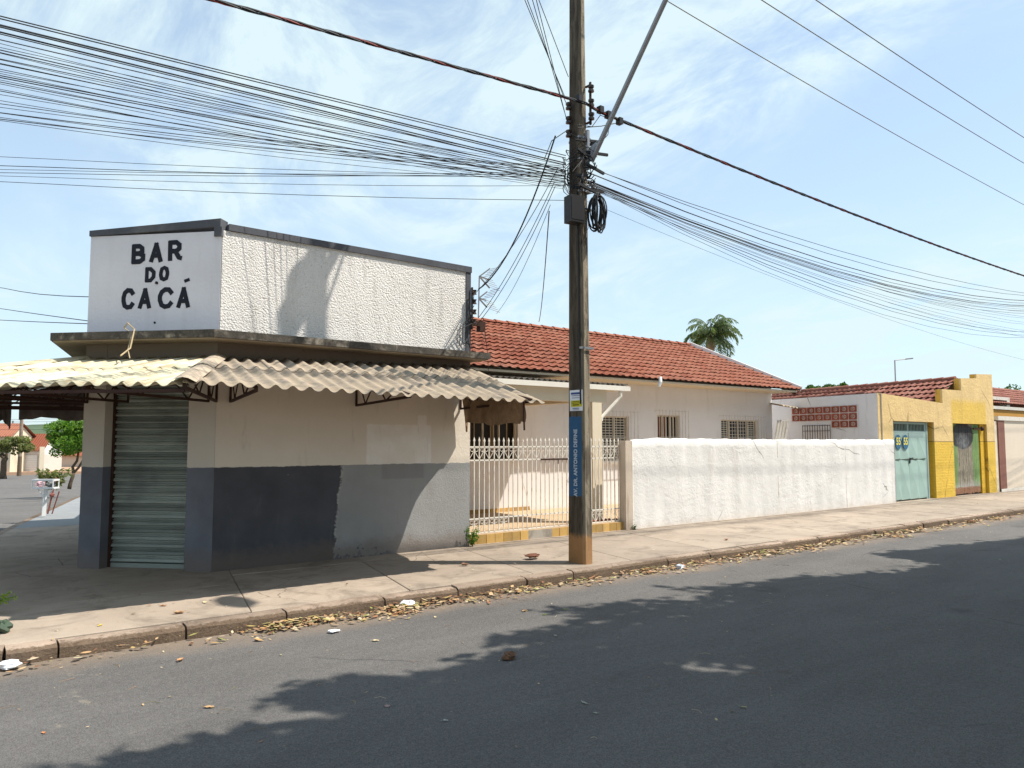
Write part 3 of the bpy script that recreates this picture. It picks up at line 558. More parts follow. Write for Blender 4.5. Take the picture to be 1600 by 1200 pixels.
def stroke_letter(chr_, box, w):
    w *= .86
    (s0, z0), (s1, z1) = on_face(box[0], box[3]), on_face(box[2], box[1])   # lower-left, upper-right
    mb = MB(); k = 0
    for st in GL[chr_]:
        P = [np.array([lerp(s0, s1, u), lerp(z0, z1, v)]) for u, v in st]
        ins = []
        c = np.array([(s0+s1)/2, (z0+z1)/2])
        for p in P:
            k_ = np.array([1-w/max(abs(s1-s0), 1.3*w), 1-w/max(z1-z0, 1.3*w)]); ins.append(c+(p-c)*k_)
        P = ins; nrm = []
        for i in range(len(P)):
            a_ = P[max(i-1, 0)]; b_ = P[min(i+1, len(P)-1)]; t = (b_-a_)/np.linalg.norm(b_-a_); nn = np.array([-t[1], t[0]])
            if 0 < i < len(P)-1:
                t1 = (P[i]-a_)/np.linalg.norm(P[i]-a_); cs = abs(nn@np.array([-t1[1], t1[0]])); nn = nn/max(cs, .6)
            nrm.append(nn*w/2)
        k += 1; off = .0015+.0012*k; vs = []
        t0 = (P[1]-P[0])/np.linalg.norm(P[1]-P[0]); t1 = (P[-1]-P[-2])/np.linalg.norm(P[-1]-P[-2])
        closed = np.allclose(P[0], P[-1])
        if not closed: P[0] = P[0]-t0*w*.35; P[-1] = P[-1]+t1*w*.35
        else: nrm[0] = nrm[-1] = np.array([0, 1.])*np.sign(nrm[0][1] or 1)*w/2
        for p, nn in zip(P, nrm):
            jx = random.uniform(-.003, .003)
            for sg in (1, -1):
                qq = p+nn*sg+jx; xy = ch(qq[0], off); vs.append((xy[0], xy[1], qq[1]))
        mb.add(vs, [(2*i, 2*i+1, 2*i+3, 2*i+2) for i in range(len(P)-1)])
    return mb
def zb(x0, y0, x1, y1): return (x0/4, 320+y0/4, x1/4, 320+y1/4)
for c_, bx_, w_ in (('B', (820, 243, 912, 373), .072), ('A', (932, 231, 1020, 364), .07), ('R', (1048, 219, 1145, 355), .072), ('D', (905, 389, 975, 487), .06), ('O', (992, 379, 1060, 481), .06),
                    ('C', (757, 520, 845, 658), .07), ('A', (862, 516, 950, 655), .066), ('C', (985, 514, 1085, 652), .07), ('A', (1102, 509, 1192, 649), .066)):
    stroke_letter(c_, zb(*bx_), w_).build('letter', m_black, sign)
stroke_letter('´', zb(1150, 458, 1190, 488), .05).build('accent', m_black, sign)
mb = MB(); s_, z_ = on_face(245, 442); mb.blob((*ch(s_, .0), z_), .028, 7, 5, .5, (1, 1, .7)); mb.build('wall_hole', m_dark, bar)
mb = MB(); s_, z_ = on_face(242, 504); mb.blob((*ch(s_, .0), z_), .014, 7, 5, .4); mb.build('wall_hole', m_dark, bar)
mb = MB(); s_, z_ = on_face(222, 522); px_, py_ = ch(s_, .36)
mb.tube([(px_, py_, 3.0), (px_+.03, py_-.05, 3.06), (px_+.10, py_-.1, 2.98), (px_+.02, py_-.3, 2.72), (px_-.12, py_-.5, 2.6)], .009, 5); mb.tube([(px_, py_, 3.0), (px_+.08, py_-.06, 2.93), (px_+.0, py_-.28, 2.7), (px_-.02, py_-.5, 2.58)], .007, 5)
mb.build('hanging_cord', simple('yellowish_cord', (.42, .33, .2), .9), bar)
# insulator rack on the right end of the parapet, where the service wires come in
mb = MB(); mb.bar((XR+.01, YF-.03, 3.35), (XR+.01, YF-.03, 4.02), .03, .02); mb.build('wire_bracket', m_rust, bar)
for zz_ in (3.47, 3.62, 3.78, 3.93):
    mb = MB(); mb.tube([(XR+.01, YF-.10, zz_-.035), (XR+.01, YF-.10, zz_-.01), (XR+.01, YF-.10, zz_+.01), (XR+.01, YF-.10, zz_+.035)], [.035, .022, .022, .035], 8); mb.bar((XR+.01, YF-.03, zz_), (XR+.01, YF-.1, zz_), .015, .015); mb.build('insulator', m_porcelain, bar)
mb = MB(); mb.box(XR+.01, XR+.28, YF-.02, YF+.04, 3.42, 3.50); mb.box(XR+.16, XR+.26, YF-.04, YF+.06, 3.34, 3.42); mb.build('wire_bracket', m_rust, bar)
mb = MB()
for k in range(6):
    x0_ = XR-.02-.05*k; mb.tube([(XR, YF-.1, 3.9-.09*k), (x0_-.05, YF-.12, 3.55-.05*k), (x0_-.02, YF-.06, 3.25-.04*k), (XR-.04, YF-.05, 3.02+.03*k)], .006, 4)
mb.build('wire_tails', m_cable, bar)

# ---------------- awning of corrugated sheets on iron trusses
awn = link('awning', None, bar); WL[awn.name] = WL[bar.name]
ZE = 2.142; RV = np.array([-.50, -2.40, 0.])
def corr(u): c = math.cos(2*math.pi*u/.177); return .046*((1+c)/2)**1.5-.018
HC = np.array([1.92, 7.43])                # hip corner at the eave
def wallz(x): return 2.64+.028*(x-2.95)
def fpt(u, t, lift=0):
    x = 2.95+u+RV[0]*t; y = YF+RV[1]*t; z = lerp(wallz(2.95+u), ZE-.012*u, t)+corr(u)+lift
    hx = lerp(2.95, HC[0], min(t, 1.02))
    if x < hx: x = hx; z = lerp(2.64, ZE, t)+lift+.01
    return (x, y, z)
def sheet(mb, fn, u0, u1, t0, t1, n=8): 
    nu = max(4, int(round((u1-u0)/.177*n))); mb.grid(lambda a, b: fn(lerp(u0, u1, a), lerp(t0, t1, b)), nu, 3, .007); return mb
us = [-.60, .50, 1.60, 2.70, 3.80]
for i in range(4):
    for (t0, t1, lf) in ((-.02, .42, .009), (.37, 1.0+random.uniform(-.005, .005), 0)):
        jj = random.uniform(-.003, .003)
        mb = MB(); sheet(mb, lambda u, t: fpt(u, t, lf+jj+.003*(i % 2)), us[i], us[i+1]+.05, t0, t1); mb.build('roof_sheet', m_sheet, awn, smooth=True)
WE = np.array([-.92, 10.3])
def cpt(s, t, lift=0):                    # corner bay: s along the wall from C0, t towards the eave
    p0 = C0+DH*s; run = NH*2.32; p = p0+run*t; z = lerp(2.64, ZE, t)+corr(s)+lift
    # clip on the two hips
    def side(p, a, b): return (b[0]-a[0])*(p[1]-a[1])-(b[1]-a[1])*(p[0]-a[0])
    hx = lerp(C0, HC, t); hl = lerp(C1, WE, t); sl_ = (p-p0*0-hx)@DH
    Lt = float((hl-hx)@DH)
    if sl_ < 0: p = hx; z = lerp(2.64, ZE, t)+lift+.01
    elif sl_ > Lt: p = hl; z = lerp(2.64, ZE, t)+lift+.01
    return (p[0], p[1], z)
ss = [-1.45, -.42, .46, 1.52, 2.58, 3.4]
for i in range(5):
    for (t0, t1, lf) in ((-.02, .52, .012), (.47, 1.0+random.uniform(-.01, .01), 0)):
        mb = MB(); sheet(mb, lambda u, t: cpt(u, t, lf+.005*(i % 2)), ss[i], ss[i+1]+.05, t0, t1); mb.build('roof_sheet', m_sheet2, awn, smooth=True)
SN = np.array([-SD[1], SD[0]])
def spt(s, t, lift=0):
    p0 = C1+SD*s; p = p0+SN*2.32*t; z = lerp(2.64, ZE, t)+corr(s)+lift; hl = lerp(C1, WE, t); r = (p-hl)@SD
    if r < 0: p = hl; z = lerp(2.64, ZE, t)+lift+.01
    return (p[0], p[1], z)
for i in range(4):
    u0 = -1.0+i*.95; mb = MB(); sheet(mb, lambda u, t: spt(u, t, .004*(i % 2)), u0, u0+1.0, -.02, 1.0); mb.build('roof_sheet', m_sheet2, awn, smooth=True)
for a_, b_, mm in ((C0, HC, m_sheet), (C1, WE, m_sheet2)):
    d = (b_-a_)/np.linalg.norm(b_-a_); n_ = np.array([-d[1], d[0]])*.12
    for t0, t1 in ((0, .52), (.48, 1.01)):
        mb = MB(); vs = []
        for t in (t0, t1):
            p = lerp(a_, b_, t); z = lerp(2.64, ZE, t)+.055+(.01 if t0 == 0 else 0)
            vs += [(p[0]+n_[0], p[1]+n_[1], z-.045), (p[0]+n_[0]*.4, p[1]+n_[1]*.4, z-.008), (p[0], p[1], z), (p[0]-n_[0]*.4, p[1]-n_[1]*.4, z-.008), (p[0]-n_[0], p[1]-n_[1], z-.045)]
        mb.add(vs, [(k, k+1, k+6, k+5) for k in range(4)]); mb.build('hip_cap', mm, awn)
def truss(pw, pe, zc=2.105, zw=2.57, ze=2.11):
    pw, pe = np.array(pw, float), np.array(pe, float); P = lambda t, z: (*lerp(pw, pe, t), z); mb = MB()
    mb.bar(P(0, zc), P(1, zc), .03, .03); mb.bar(P(0, zw), P(1, ze+.02), .03, .025); mb.bar(P(0, zc-.0), P(0, zw), .025, .025); mb.bar(P(.985, zc), P(.985, ze), .025, .025)
    n = 5
    for i in range(n):
        t0, t1 = i/n, (i+1)/n; top = lambda t: lerp(zw, ze+.02, t)
        if i % 2 == 0: mb.bar(P(t0, top(t0)), P(t1, zc), .014, .014)
        else: mb.bar(P(t0, zc), P(t1, top(t1)), .014, .014)
    mb.build('truss', m_rust, awn)
for x in (3.12, 4.86, 6.62): truss((x, YF-.01), (x+RV[0]*.97, YF+RV[1]*.97))
for s in (.1, 1.2, LH-.05): p = C0+DH*s+NH*.01; truss(p, p+NH*2.25)
truss(C0, lerp(C0, HC, .97)); truss(C1, lerp(C1, WE, .97))
for s in (.6, 1.9, 2.62): p = C1+SD*s; truss(p, p+SN*2.25)
mb = MB(); fe = lambda t: 2.105-.05*0
pa_ = lerp(C0, HC, .96); pb_ = lerp(C1, WE, .96); mb.bar((*pa_, 2.075), (*pb_, 2.075), .03, .03); pc_ = C1+SD*2.62+SN*2.22; mb.bar((*pb_, 2.075), (*pc_, 2.075), .03, .03)
for t in (.3, .62): 
    a_ = lerp(C0, HC, t); b_ = lerp(C1, WE, t); z = lerp(2.57, 2.1, t); mb.bar((*a_, z), (*b_, z), .03, .03); mb.bar((*b_, z), (*(C1+SD*2.62+SN*2.3*t), z), .03, .03); mb.bar((*a_, z), (2.95+3.65+RV[0]*t, YF+RV[1]*t, z), .03, .03)
mb.build('purlin', m_rust, awn)
def valance(a_, b_, zt, drop, mat, seed, wav=.03, curl=.0, z0=None, z1=None):
    rs = random.Random(seed); ph = [rs.uniform(0, 6) for _ in range(6)]; a_, b_ = np.array(a_), np.array(b_); d = (b_-a_)/np.linalg.norm(b_-a_); n_ = np.array([-d[1], d[0]])
    def fn(u, v):
        dr = drop*(1+.16*math.sin(3*math.pi*u+ph[0])+.12*math.sin(11*u+ph[1])+.10*abs(math.sin(17*u))+.3*(u < .08)); o = wav*(math.sin(14*u+ph[2])*v+.6*math.sin(25*u+3*v+ph[3])*v+.5*math.sin(5*v+7*u+ph[4]))
        p = lerp(a_, b_, u)+n_*o; zz = zt if z0 is None else lerp(z0, z1, u); return (p[0], p[1], lerp(zz, zt-dr, v))
    mb = MB(); mb.grid(fn, 48, 8); return mb.build('cloth_valance', mat, awn, smooth=True)
valance((6.60, YF-.08), (6.60+RV[0]*.93, YF+RV[1]*.93), 2.11, .25, m_cloth, 3, .045, z0=2.66, z1=2.11)
p = C1+SD*2.66; valance(p, p+SN*1.15, 2.09, .13, m_cloth2, 5, .03, z0=2.62, z1=2.36); q = C1+SD*2.66+SN*1.25; valance(q, q+SN*.3, 2.09, .2, m_cloth2, 8, .03, z0=2.34, z1=2.28); q = C1+SD*2.66+SN*1.57; valance(q, q+SN*.7, 2.13, .02, m_cloth2, 9, .02, z0=2.26, z1=2.14)
mb = MB(); mb.tube([(2.95+3.45+RV[0]+.1, YF+RV[1]+.06, 2.10), (2.95+3.45+RV[0]+.11, YF+RV[1]+.06, 1.74)], .012, 5); mb.build('valance_rod', m_rust, awn)

# ------------------------------------------------------------------ roof tiles
def tile_mesh(w=.215, L=.40, th=.013, h=.028):
    # roman tile: a flat channel and a raised roll; origin at the lower-left corner, length along +y
    prof = [(0, .004), (.30*w, 0), (.52*w, .004), (.62*w, h*.75), (.76*w, h), (.90*w, h*.75), (1.02*w, .006)]
    vs = [(x, 0, z) for x, z in prof]+[(x, L, z) for x, z in prof]+[(x, 0, z-th) for x, z in prof]; n = len(prof)
    fs = [(i, i+1, n+i+1, n+i) for i in range(n-1)]+[(2*n+i, 2*n+i+1, i+1, i) for i in range(n-1)]
    return np.array(vs), fs
def tiled_roof(parent, O, U, V, nu, nv, mat, keep=None, nparts=295, w=.215, ex=.335, jit=.004, stuffname='roof_tiles'):
    """O corner at the eave, U unit along the eave, V unit up the slope"""
    O, U, V = np.array(O, float), np.array(U, float), np.array(V, float); Nn = np.cross(U, V); Nn /= np.linalg.norm(Nn)
    if Nn[2] < 0: Nn = -Nn
    vs, fs = tile_mesh(w); tilt = .115
    V2 = V*math.cos(-tilt)+Nn*math.sin(-tilt); N2 = Nn*math.cos(tilt)+V*math.sin(tilt)
    B = np.array([U, V2, N2]).T
    items = []
    for r in range(nv):
        for c in range(nu):
            P = O+U*(c*w)+V*(r*ex)+Nn*.03
            if keep and not keep(P+U*w/2+V*ex/2): continue
            items.append((np.linalg.norm(P-_C), P+Nn*random.uniform(-jit, jit)+U*random.uniform(-jit, jit)+V*random.uniform(-jit, jit)*2))
    items.sort(key=lambda q: q[0])
    me = npmesh_nf('roof_tile', vs, fs, mat); off = np.array(WL[parent.name]); rot = Matrix(B.tolist()).to_euler()
    for d, P in items[:nparts]: link('roof_tile', me, parent, tuple(P-off), rot)
    rest = items[nparts:]
    if rest:
        T = (vs@B.T); AV = np.concatenate([T+P-off for d, P in rest]); n = len(vs)
        AF = [tuple(i+k*n for i in f) for k in range(len(rest)) for f in fs]
        o = link(stuffname, npmesh(stuffname, AV, np.array(AF), mat), parent); o['kind'] = 'stuff'
def npmesh_nf(name, vs, fs, mat):
    me = bpy.data.meshes.new(name); me.from_pydata([tuple(v) for v in vs], [], fs); me.materials.append(mat); me.update(); return me

# ------------------------------------------------------------------ house behind the yard
YH = 12.9
house = thing('house', (13, 14.5, .12), 'long white house with orange terracotta tiled roof and barred louvre windows behind the wall', 'house')
mb = MB()
wins = [(8.35, 10.15, 1.22, 2.28), (11.85, 13.55, 1.15, 2.20), (14.56, 15.42, 1.12, 2.26), (17.1, 18.78, 1.2, 2.19)]
xs_ = [5.2]+[v for w in wins for v in w[:2]]+[19.45]
for i, (a_, b_) in enumerate(zip(xs_, xs_[1:])):
    if i % 2 == 0: mb.add([(a_, YH, -.1), (b_, YH, -.1), (b_, YH, 3.3), (a_, YH, 3.3)], [(0, 1, 2, 3)])
    else:
        w = wins[i//2]
        mb.add([(a_, YH, -.1), (b_, YH, -.1), (b_, YH, w[2]), (a_, YH, w[2])], [(0, 1, 2, 3)]); mb.add([(a_, YH, w[3]), (b_, YH, w[3]), (b_, YH, 3.3), (a_, YH, 3.3)], [(0, 1, 2, 3)])
        for (p, q) in (((a_, w[2]), (b_, w[2])), ((b_, w[2]), (b_, w[3])), ((b_, w[3]), (a_, w[3])), ((a_, w[3]), (a_, w[2]))):
            mb.add([(p[0], YH, p[1]), (q[0], YH, q[1]), (q[0], YH+.16, q[1]), (p[0], YH+.16, p[1])], [(3, 2, 1, 0)])
RZ = 4.73; RY = 16.0; RX = 19.45
mb.add([(RX, YH, -.1), (RX, 19.1, -.1), (RX, 19.1, 3.3), (RX, RY, RZ-.1), (RX, YH, 3.3)], [(0, 1, 2, 3, 4)])
mb.add([(5.2, YH, -.1), (5.2, 19.1, -.1), (5.2, 19.1, 3.3), (5.2, RY, RZ-.1), (5.2, YH, 3.3)], [(4, 3, 2, 1, 0)])
mb.add([(5.2, 19.1, -.1), (RX, 19.1, -.1), (RX, 19.1, 3.3), (5.2, 19.1, 3.3)], [(3, 2, 1, 0)]); mb.build('wall', m_housewall, house)
roof = link('roof', None, house); WL[roof.name] = WL[house.name]
EY, EZ = 12.05, 3.07; sv = np.array([0, RY-EY, RZ-.03-EZ]); SLn = np.linalg.norm(sv); sv = sv/SLn
mb = MB(); mb.add([(4.9, EY+.03, EZ-.03), (19.62, EY+.03, EZ-.03), (19.62, RY, RZ-.06), (4.9, RY, RZ-.06)], [(0, 1, 2, 3)])
mb.add([(4.9, RY, RZ-.06), (19.62, RY, RZ-.06), (19.62, 2*RY-EY, EZ-.03), (4.9, 2*RY-EY, EZ-.03)], [(0, 1, 2, 3)]); mb.build('roof_deck', m_soffit, roof)
tiled_roof(roof, (6.3, EY, EZ-.02), (1, 0, 0), sv, 62, 13, m_tile)
mb = MB()
for k in range(37):
    x0 = 5.0+k*.4; vs = []
    for xx, rr in ((x0, .105), (x0+.43, .085)):
        for a in range(7): an = math.pi*a/6; vs.append((xx, RY+rr*math.cos(an), RZ-.03+rr*.75*math.sin(an)+(.012 if xx == x0 else 0)))
    mb = MB(); mb.add(vs, [(i, i+1, i+8, i+7) for i in range(6)]+[tuple(range(7))[::-1]]); mb.build('ridge_tile', m_tile, roof, smooth=False)
mb = MB(); mb.bar((19.64, EY+.02, EZ+.01), (19.64, RY, RZ+.02), .05, .14); mb.build('verge_board', m_white, roof)
mb = MB(); mb.bar((19.5, EY+.1, EZ-.1), (19.5, RY, RZ-.12), .05, .12); mb.build('verge_rafter', m_rust, roof)
mb = MB(); mb.box(4.9, 19.5, EY+.06, YH, EZ-.09, EZ-.045); mb.build('eave_soffit', m_cream, roof)
mb = MB(); mb.tube([(13.7, EY-.02, 3.1), (13.66, EY-.06, 2.98), (13.62, EY-.04, 2.88)], .04, 8); mb.build('rain_spout', m_white, house)
def window(x0, x1, z0, z1, kind):
    w = link('window', None, house); WL[w.name] = WL[house.name]; yb_ = YH+.10
    mb = MB(); mb.add([(x0, YH+.155, z0), (x1, YH+.155, z0), (x1, YH+.155, z1), (x0, YH+.155, z1)], [(0, 1, 2, 3)]); mb.build('dark_room', m_dark, w)
    mb = MB(); f = .035
    for a_, b_, c_, d_ in ((x0, x1, z0, z0+f), (x0, x1, z1-f, z1), (x0, x0+f, z0+f, z1-f), (x1-f, x1, z0+f, z1-f)): mb.box(a_, b_, yb_-.03, yb_+.03, c_, d_)
    n = 4 if kind == 'louvre' else 3
    for k in range(1, n): xm = lerp(x0, x1, k/n); mb.box(xm-.018, xm+.018, yb_-.03, yb_+.03, z0+f, z1-f)
    mb.build('frame', m_louvre if kind != 'bars' else m_brown, w)
    if kind == 'louvre':
        for k in range(n):
            a_, b_ = lerp(x0, x1, k/n)+.03, lerp(x0, x1, (k+1)/n)-.03
            if k in (1, 2) and x0 > 16:
                mb = MB(); mb.box(a_, b_, yb_, yb_+.006, z0+f, z1-f); mb.build('pane', m_glass, w); ns = 9
            else: ns = 15
            for i in range(ns):
                z = lerp(z0+.05, z1-.05, (i+.5)/ns); mb = MB(); mb.add([(a_, yb_-.02, z-.018), (b_, yb_-.02, z-.018), (b_, yb_+.012, z+.014), (a_, yb_+.012, z+.014)], [(0, 1, 2, 3)]) if ns > 10 else mb.bar((a_, yb_-.02, z), (b_, yb_-.02, z), .012, .012)
                mb.build('louvre_slat', m_louvre, w)
    elif kind == 'bars':
        for k in range(9):
            x = lerp(x0+.06, x1-.06, k/8); mb = MB(); mb.bar((x, yb_-.05, z0), (x, yb_-.05, z1), .022 if k % 2 else .05, .02); mb.build('bar', m_brown if k % 2 else m_louvre, w)
    else:
        for k in range(6): x = lerp(x0+.05, x1-.05, k/5); mb = MB(); mb.bar((x, yb_-.05, z0), (x, yb_-.05, z1), .016, .016); mb.build('bar', m_louvre, w)
        mb = MB(); mb.bar((x0, yb_-.05, (z0+z1)/2), (x1, yb_-.05, (z0+z1)/2), .02, .02); mb.build('bar', m_louvre, w)
        mb = MB(); mb.box(x0+.03, lerp(x0, x1, .5), yb_+.02, yb_+.03, z0+.05, z1-.05); mb.build('pane', simple('reddish_curtain', (.2, .07, .045), .8, .3), w)
    mb = MB(); mb.box(x0-.06, x1+.06, YH-.06, YH+.02, z0-.06, z0-.002); mb.build('sill', m_housewall, w)
    if kind != 'bars':                    # cage grille standing off the wall
        mb = MB(); g0, g1, gz0, gz1, gy = x0-.10, x1+.14, z0-.05, z1+.10, YH-.16
        for x in np.linspace(g0, g1, int((g1-g0)/.12)+1): mb.bar((x, gy, gz0), (x, gy, gz1+.03), .009, .009)
        for z in (gz0, (gz0+gz1)/2, gz1): mb.bar((g0, gy, z), (g1, gy, z), .009, .009)
        for x in (g0, g1):
            for z in (gz0, gz1): mb.bar((x, gy, z), (x, YH, z), .009, .009)
        mb.build('grille', m_ironwhite, w)
window(*wins[0], 'bars'); window(*wins[1], 'louvre'); window(*wins[2], 'door'); window(*wins[3], 'louvre')
# porch roof
por = link('porch', None, house); WL[por.name] = WL[house.name]
PX0, PX1, PY, PZ = 6.85, 10.85, 10.28, 2.63
mb = MB(); mb.box(PX0, PX1-.05, PY+.06, YH-.01, PZ-.05, PZ-.02); mb.build('porch_ceiling', m_cream, por)
mb = MB(); mb.box(PX0, PX1-.55, PY+.1, PY+.24, PZ-.30, PZ-.052); mb.box(PX1-.9, PX1-.68, PY+.26, YH-.02, PZ-.28, PZ-.052); mb.build('porch_beam', m_cream, por)
mb = MB(); mb.prism([(PX0, PY), (PX1, PY), (PX1, PY+.012), (PX0, PY+.012)], PZ-.06, PZ+.03); mb.prism([(PX0, PY+.012), (PX1, PY+.012), (PX1, PY+.10), (PX0, PY+.10)], PZ-.06, PZ-.048); mb.box(PX1-.012, PX1, PY+.012, PY+.10, PZ-.048, PZ+.03); mb.build('gutter', m_gutter, por)
for k in range(4):
    u0 = PX0+k*.98; mb = MB(); mb.grid(lambda a, b: (lerp(u0, u0+1.02, a), lerp(PY+.03, YH-.02, b), PZ+.055+.14*b+.022*math.cos(2*math.pi*lerp(u0, u0+1.02, a)/.13)+.003*(k % 2)), 56, 1, .006); mb.build('roof_sheet', m_slab, por, smooth=True)
mb = MB(); mb.box(9.92, 10.16, PY+.09, PY+.30, .1, PZ-.302); mb.build('column', m_cream, por)
mb = MB(); mb.tube([(10.62, PY+.05, PZ-.06), (10.62, PY+.05, PZ-.17), (10.56, PY+.07, PZ-.24), (10.20, PY+.14, PZ-.58), (10.19, PY+.14, PZ-.64)], .035, 8); mb.build('downpipe', m_gutter, por)
mb = MB()
for k in range(17):
    x = 6.9+k*.21
    if x > 10.4: break
    mb = MB(); mb.box(x, x+.203, YH-.015, YH, .12, .22); mb.build('skirting_tile', m_ytile, house)
yard = MB(); yard.add([(XR, YF+.27, .10), (19.72, YF+.27, .10), (20.4, YH, .14), (XR, YH, .14)], [(0, 1, 2, 3)]); yard.add([(-40, 16.9, -.6), (XR, 18, -.3), (120, 18, -.3), (120, 240, -2.6), (40, 240, -2.6)], [(1, 2, 3, 4)])
struct(yard, 'yard_floor', m_yard)

# ------------------------------------------------------------------ fence with tiled plinth
FX0, FX1, FY = 6.84, 10.24, 9.93
fence = thing('iron_fence', ((FX0+FX1)/2, FY, 0), 'cream iron picket fence with spear tips and scroll bands between bar and whitewashed wall', 'fence')
mb = MB(); mb.box(FX0, FX1+.25, FY+.012, FY+.16, -.1, .148); mb.build('plinth', m_yard, fence)
k = 0; x = FX0
while x < FX1+.1:
    mb = MB(); zt = .142+random.uniform(-.003, .002)
    if not 8.0 < x < 8.45: mb.box(x+.003, x+.165, FY-.004+random.uniform(-.003, .003), FY+.011, -.02, zt); mb.build('plinth_tile', m_ytile, fence)
    x += .170
mb = MB(); mb.box(8.03, 8.6, FY-.001, FY+.0115, -.02, .14); mb.build('bare_plinth_patch', mk_concrete('bare_mortar', (.36, .32, .27)), fence)
pk = MB(); r_ = .007
pk.bar((0, 0, .16), (0, 0, 1.585), r_*2, r_*2)
pk.add([(-.010, 0, 1.585), (.010, 0, 1.585), (.021, 0, 1.612), (0, 0, 1.672), (-.021, 0, 1.612), (0, -.008, 1.615), (0, .008, 1.615)], [(0, 1, 5), (1, 2, 5), (2, 3, 5), (3, 4, 5), (4, 0, 5), (1, 0, 6), (2, 1, 6), (3, 2, 6), (4, 3, 6), (0, 4, 6)])
pme = pk.mesh('picket', m_creamiron, (0, 0, 0)); NP = 35
for k in range(NP):
    link('picket', pme, fence, (lerp(FX0+.05, FX1-.03, k/(NP-1))-WL[fence.name][0], .03+.04, random.uniform(-.006, .006)), (0, random.uniform(-.004, .004), 0))
FYP = FY+.07
for z in (1.515, 1.305, .385, .165): mb = MB(); mb.bar((FX0, FYP, z), (FX1, FYP, z), .014, .022); mb.build('rail', m_creamiron, fence)
mb = MB(); mb.bar((8.35, FYP-.016, 1.30), (8.95, FYP-.016, 1.30), .018, .03); mb.bar((8.72, FYP-.03, 1.30), (8.72, FYP-.03, 1.22), .012, .012); mb.build('rusty_latch', m_rust, fence)
sc = MB(); dxp = (FX1-FX0-.08)/(NP-1)
sc.bar((0, 0, .01), (dxp, 0, .145), .006, .008); sc.bar((2*dxp, 0, .01), (dxp, 0, .145), .006, .008)
for cx_ in (.55*dxp, 1.45*dxp):
    sc.tube([(cx_+.03*math.cos(a), 0, .158+.028*math.sin(a)) for a in np.linspace(.6, 6.6, 10)], .0045, 4)
sme2 = sc.mesh('scroll', m_creamiron)
for k in range(0, NP-2, 2): link('scroll', sme2, fence, (lerp(FX0+.05, FX1-.03, k/(NP-1))-WL[fence.name][0], .07, 1.312))
for k in list(range(0, 8, 2))+list(range(26, NP-2, 2)): link('scroll', sme2, fence, (lerp(FX0+.05, FX1-.03, k/(NP-1))-WL[fence.name][0], .07, .175))
mb = MB(); mb.bar((8.15, FYP, .4), (7.85, FYP, 1.3), .006, .006); mb.bar((FX0+.04, FYP-.0, 1.95), (FX0+.04, FYP, .1), .02, .02)
mb.build('brace', m_creamiron, fence)
# tall inner window guard seen above the fence: part of the bars window
mb = MB(); mb.prism([(10.255, 9.86), (10.435, 9.86), (10.43, 10.02), (10.25, 10.02)], -.1, [1.62, 1.615, 1.62, 1.625]); 
gp = solo(mb, 'gate_post', mk_plaster('weathered_cream_post', (.56, .47, .38), None, .008, 22, .12, (.18, .12, .08), .7, .05, False), 'weathered cream concrete gate post between iron fence and whitewashed wall', 'post')

# ------------------------------------------------------------------ whitewashed wall
mb = MB(); n = 140
def wtop(x): 
    return float(np.interp(x, [10.44, 10.8, 11.1, 12.5, 15, 20.45], [1.625, 1.645, 1.665, 1.655, 1.645, 1.652]))+.006*math.sin(x*9.1)+.005*math.sin(x*23.7)
vs = []; NZ_ = 12
for i in range(n+1):
    x = lerp(10.44, 20.44, i/n); b = .006*math.sin(x*5.3)+.006*math.sin(x*13.1+1)
    for kz in range(NZ_+1):
        f = kz/NZ_; z = lerp(-.12, wtop(x)-.02, f); vs.append((x, 9.90+b*math.sin(2.2*f+x)+random.uniform(-.004, .004)-(.02 if kz == 0 else 0), z))
    vs.append((x, 9.925+b, wtop(x))); vs.append((x, 10.04, wtop(x)-.004)); vs.append((x, 10.06, -.1))
m_ = NZ_+4; fs = [(i*m_+k, (i+1)*m_+k, (i+1)*m_+k+1, i*m_+k+1) for i in range(n) for k in range(m_-1)]+[tuple(range(m_))[::-1], tuple(n*m_+k for k in range(m_))]
mb.add(vs, fs); solo(mb, 'garden_wall', m_whitewall, 'rough whitewashed yard wall along the pavement right of the fence', 'wall', smooth=True)

